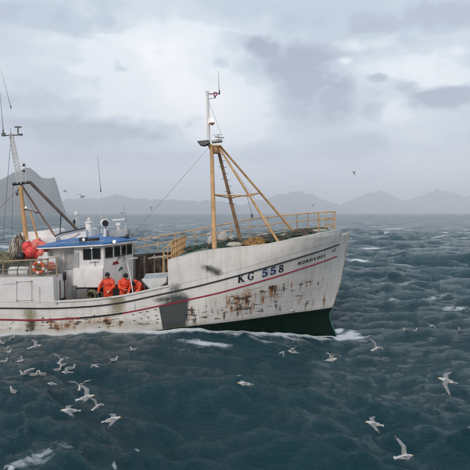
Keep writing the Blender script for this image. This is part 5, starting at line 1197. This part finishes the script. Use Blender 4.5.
FLY = [(35, 347, 19.5, 0, 25, .1, 'gull with raised wings just above the water beside the hull at the left', 1.0), (86, 398, 13.5, 0, 20, .15, 'upper gull of the low flock in the left foreground, wings spread', 1.0), (70, 411, 12.5, 1, 200, .1, 'leftmost gull of the low flock in the left foreground', .95),
       (112, 420, 12, 1, 15, -.1, 'lowest gull of the flock in the left foreground', .95), (97, 407, 13.5, 2, 60, .2, 'middle gull of the flock in the left foreground', .7), (80, 387, 15, 2, 100, 0, 'topmost small gull over the left foreground flock', .75),
       (245, 384, 15.5, 1, 190, .2, 'gull gliding low over the water at the centre foreground', .95), (293, 352, 16.5, 0, 170, .15, 'gull flying over dark water under the bow number', .9), (331, 360, 16.5, 2, 0, -.3, 'gull flying over the water just below the stem', 1.1), (376, 349, 17, 2, 30, .35, 'gull flying right of the bow wave with wings half raised', 1.0),
       (374, 424, 12.5, 1, 170, 0, 'gull skimming the sea in the right foreground, upper of two', .9), (404, 457, 10.5, 2, 0, .25, 'lowest gull in the picture, skimming the right foreground', .85), (447, 381, 13.0, 4, 155, .2, 'largest gull, wings in mid beat over the sea at the right', 1.15), (294, 311, 18.5, 1, 175, .1, 'gull passing close in front of the rusty bow', .9),
       (354, 172, 26, 3, 160, .1, 'gull gliding in the sky above the mountains', .6), (82, 197, 30, 0, 60, .2, 'gull against the sky right of the steep headland', .95), (65, 190.5, 30, 3, 180, 0, 'gull in front of the headland cliff edge', .6), (151, 207, 27, 3, 20, .3, 'gull at the horizon above the railing aft', .6), (122, 213, 30, 1, 10, .1, 'white gull over the sea behind the radar scanner', .7),
       (313, 205.5, 30, 0, 20, 0, 'gull over the horizon behind the bow railing', .5), (432, 326, 19, 1, 20, .1, 'gull skimming waves right of the bow', .55), (61, 361, 17, 2, 80, .2, 'gull lifting off the water above the tight trio', .75), (67, 372.5, 16, 0, 200, 0, 'gull with raised wings settling just below the tight trio', .7), (30, 370, 16, 4, 30, .2, 'gull lifting off above the two side by side at the left', .65), (95, 366, 17, 1, 160, .1, 'small gull skimming between the trio and the lone gull by the hull', .55), (20, 361, 17, 2, 10, -.2, 'small gull flapping over the water near the left edge', .6), (52, 384, 14, 1, 190, .2, 'small gull skimming left of the low foreground flock', .55), (282, 352.5, 17.5, 3, 20, 0, 'small gull beside the one under the bow number', .5)]
for px, py, Y, k, yaw, roll, lb, s_ in FLY:
    Y = min(Y, .9 * on_sea(px, py).y) if py > 300 else Y
    gull(GF[k], P(px, py, Y), R(yaw), lb, GFG, pitch=-.08, roll=roll, s=s_ * .86)
# ------------------------------------------------------------------ haze over the sea
mb = MB(); mb.box((0, 1000, (520 - 4) / 2), (27000, 27000, 524)); hz = part('haze', mb, [], None, False); hz['kind'] = 'stuff'
hzm = bpy.data.materials.new('haze_air'); hzm.use_nodes = True; t = hzm.node_tree
for n in list(t.nodes): t.nodes.remove(n)
ho = t.nodes.new('ShaderNodeOutputMaterial'); pv = t.nodes.new('ShaderNodeVolumePrincipled'); pv.inputs['Density'].default_value = 2.3e-4; pv.inputs['Color'].default_value = (.955, .962, 1, 1); pv.inputs['Anisotropy'].default_value = .0
t.links.new(pv.outputs[0], ho.inputs['Volume']); hz.data.materials.append(hzm)
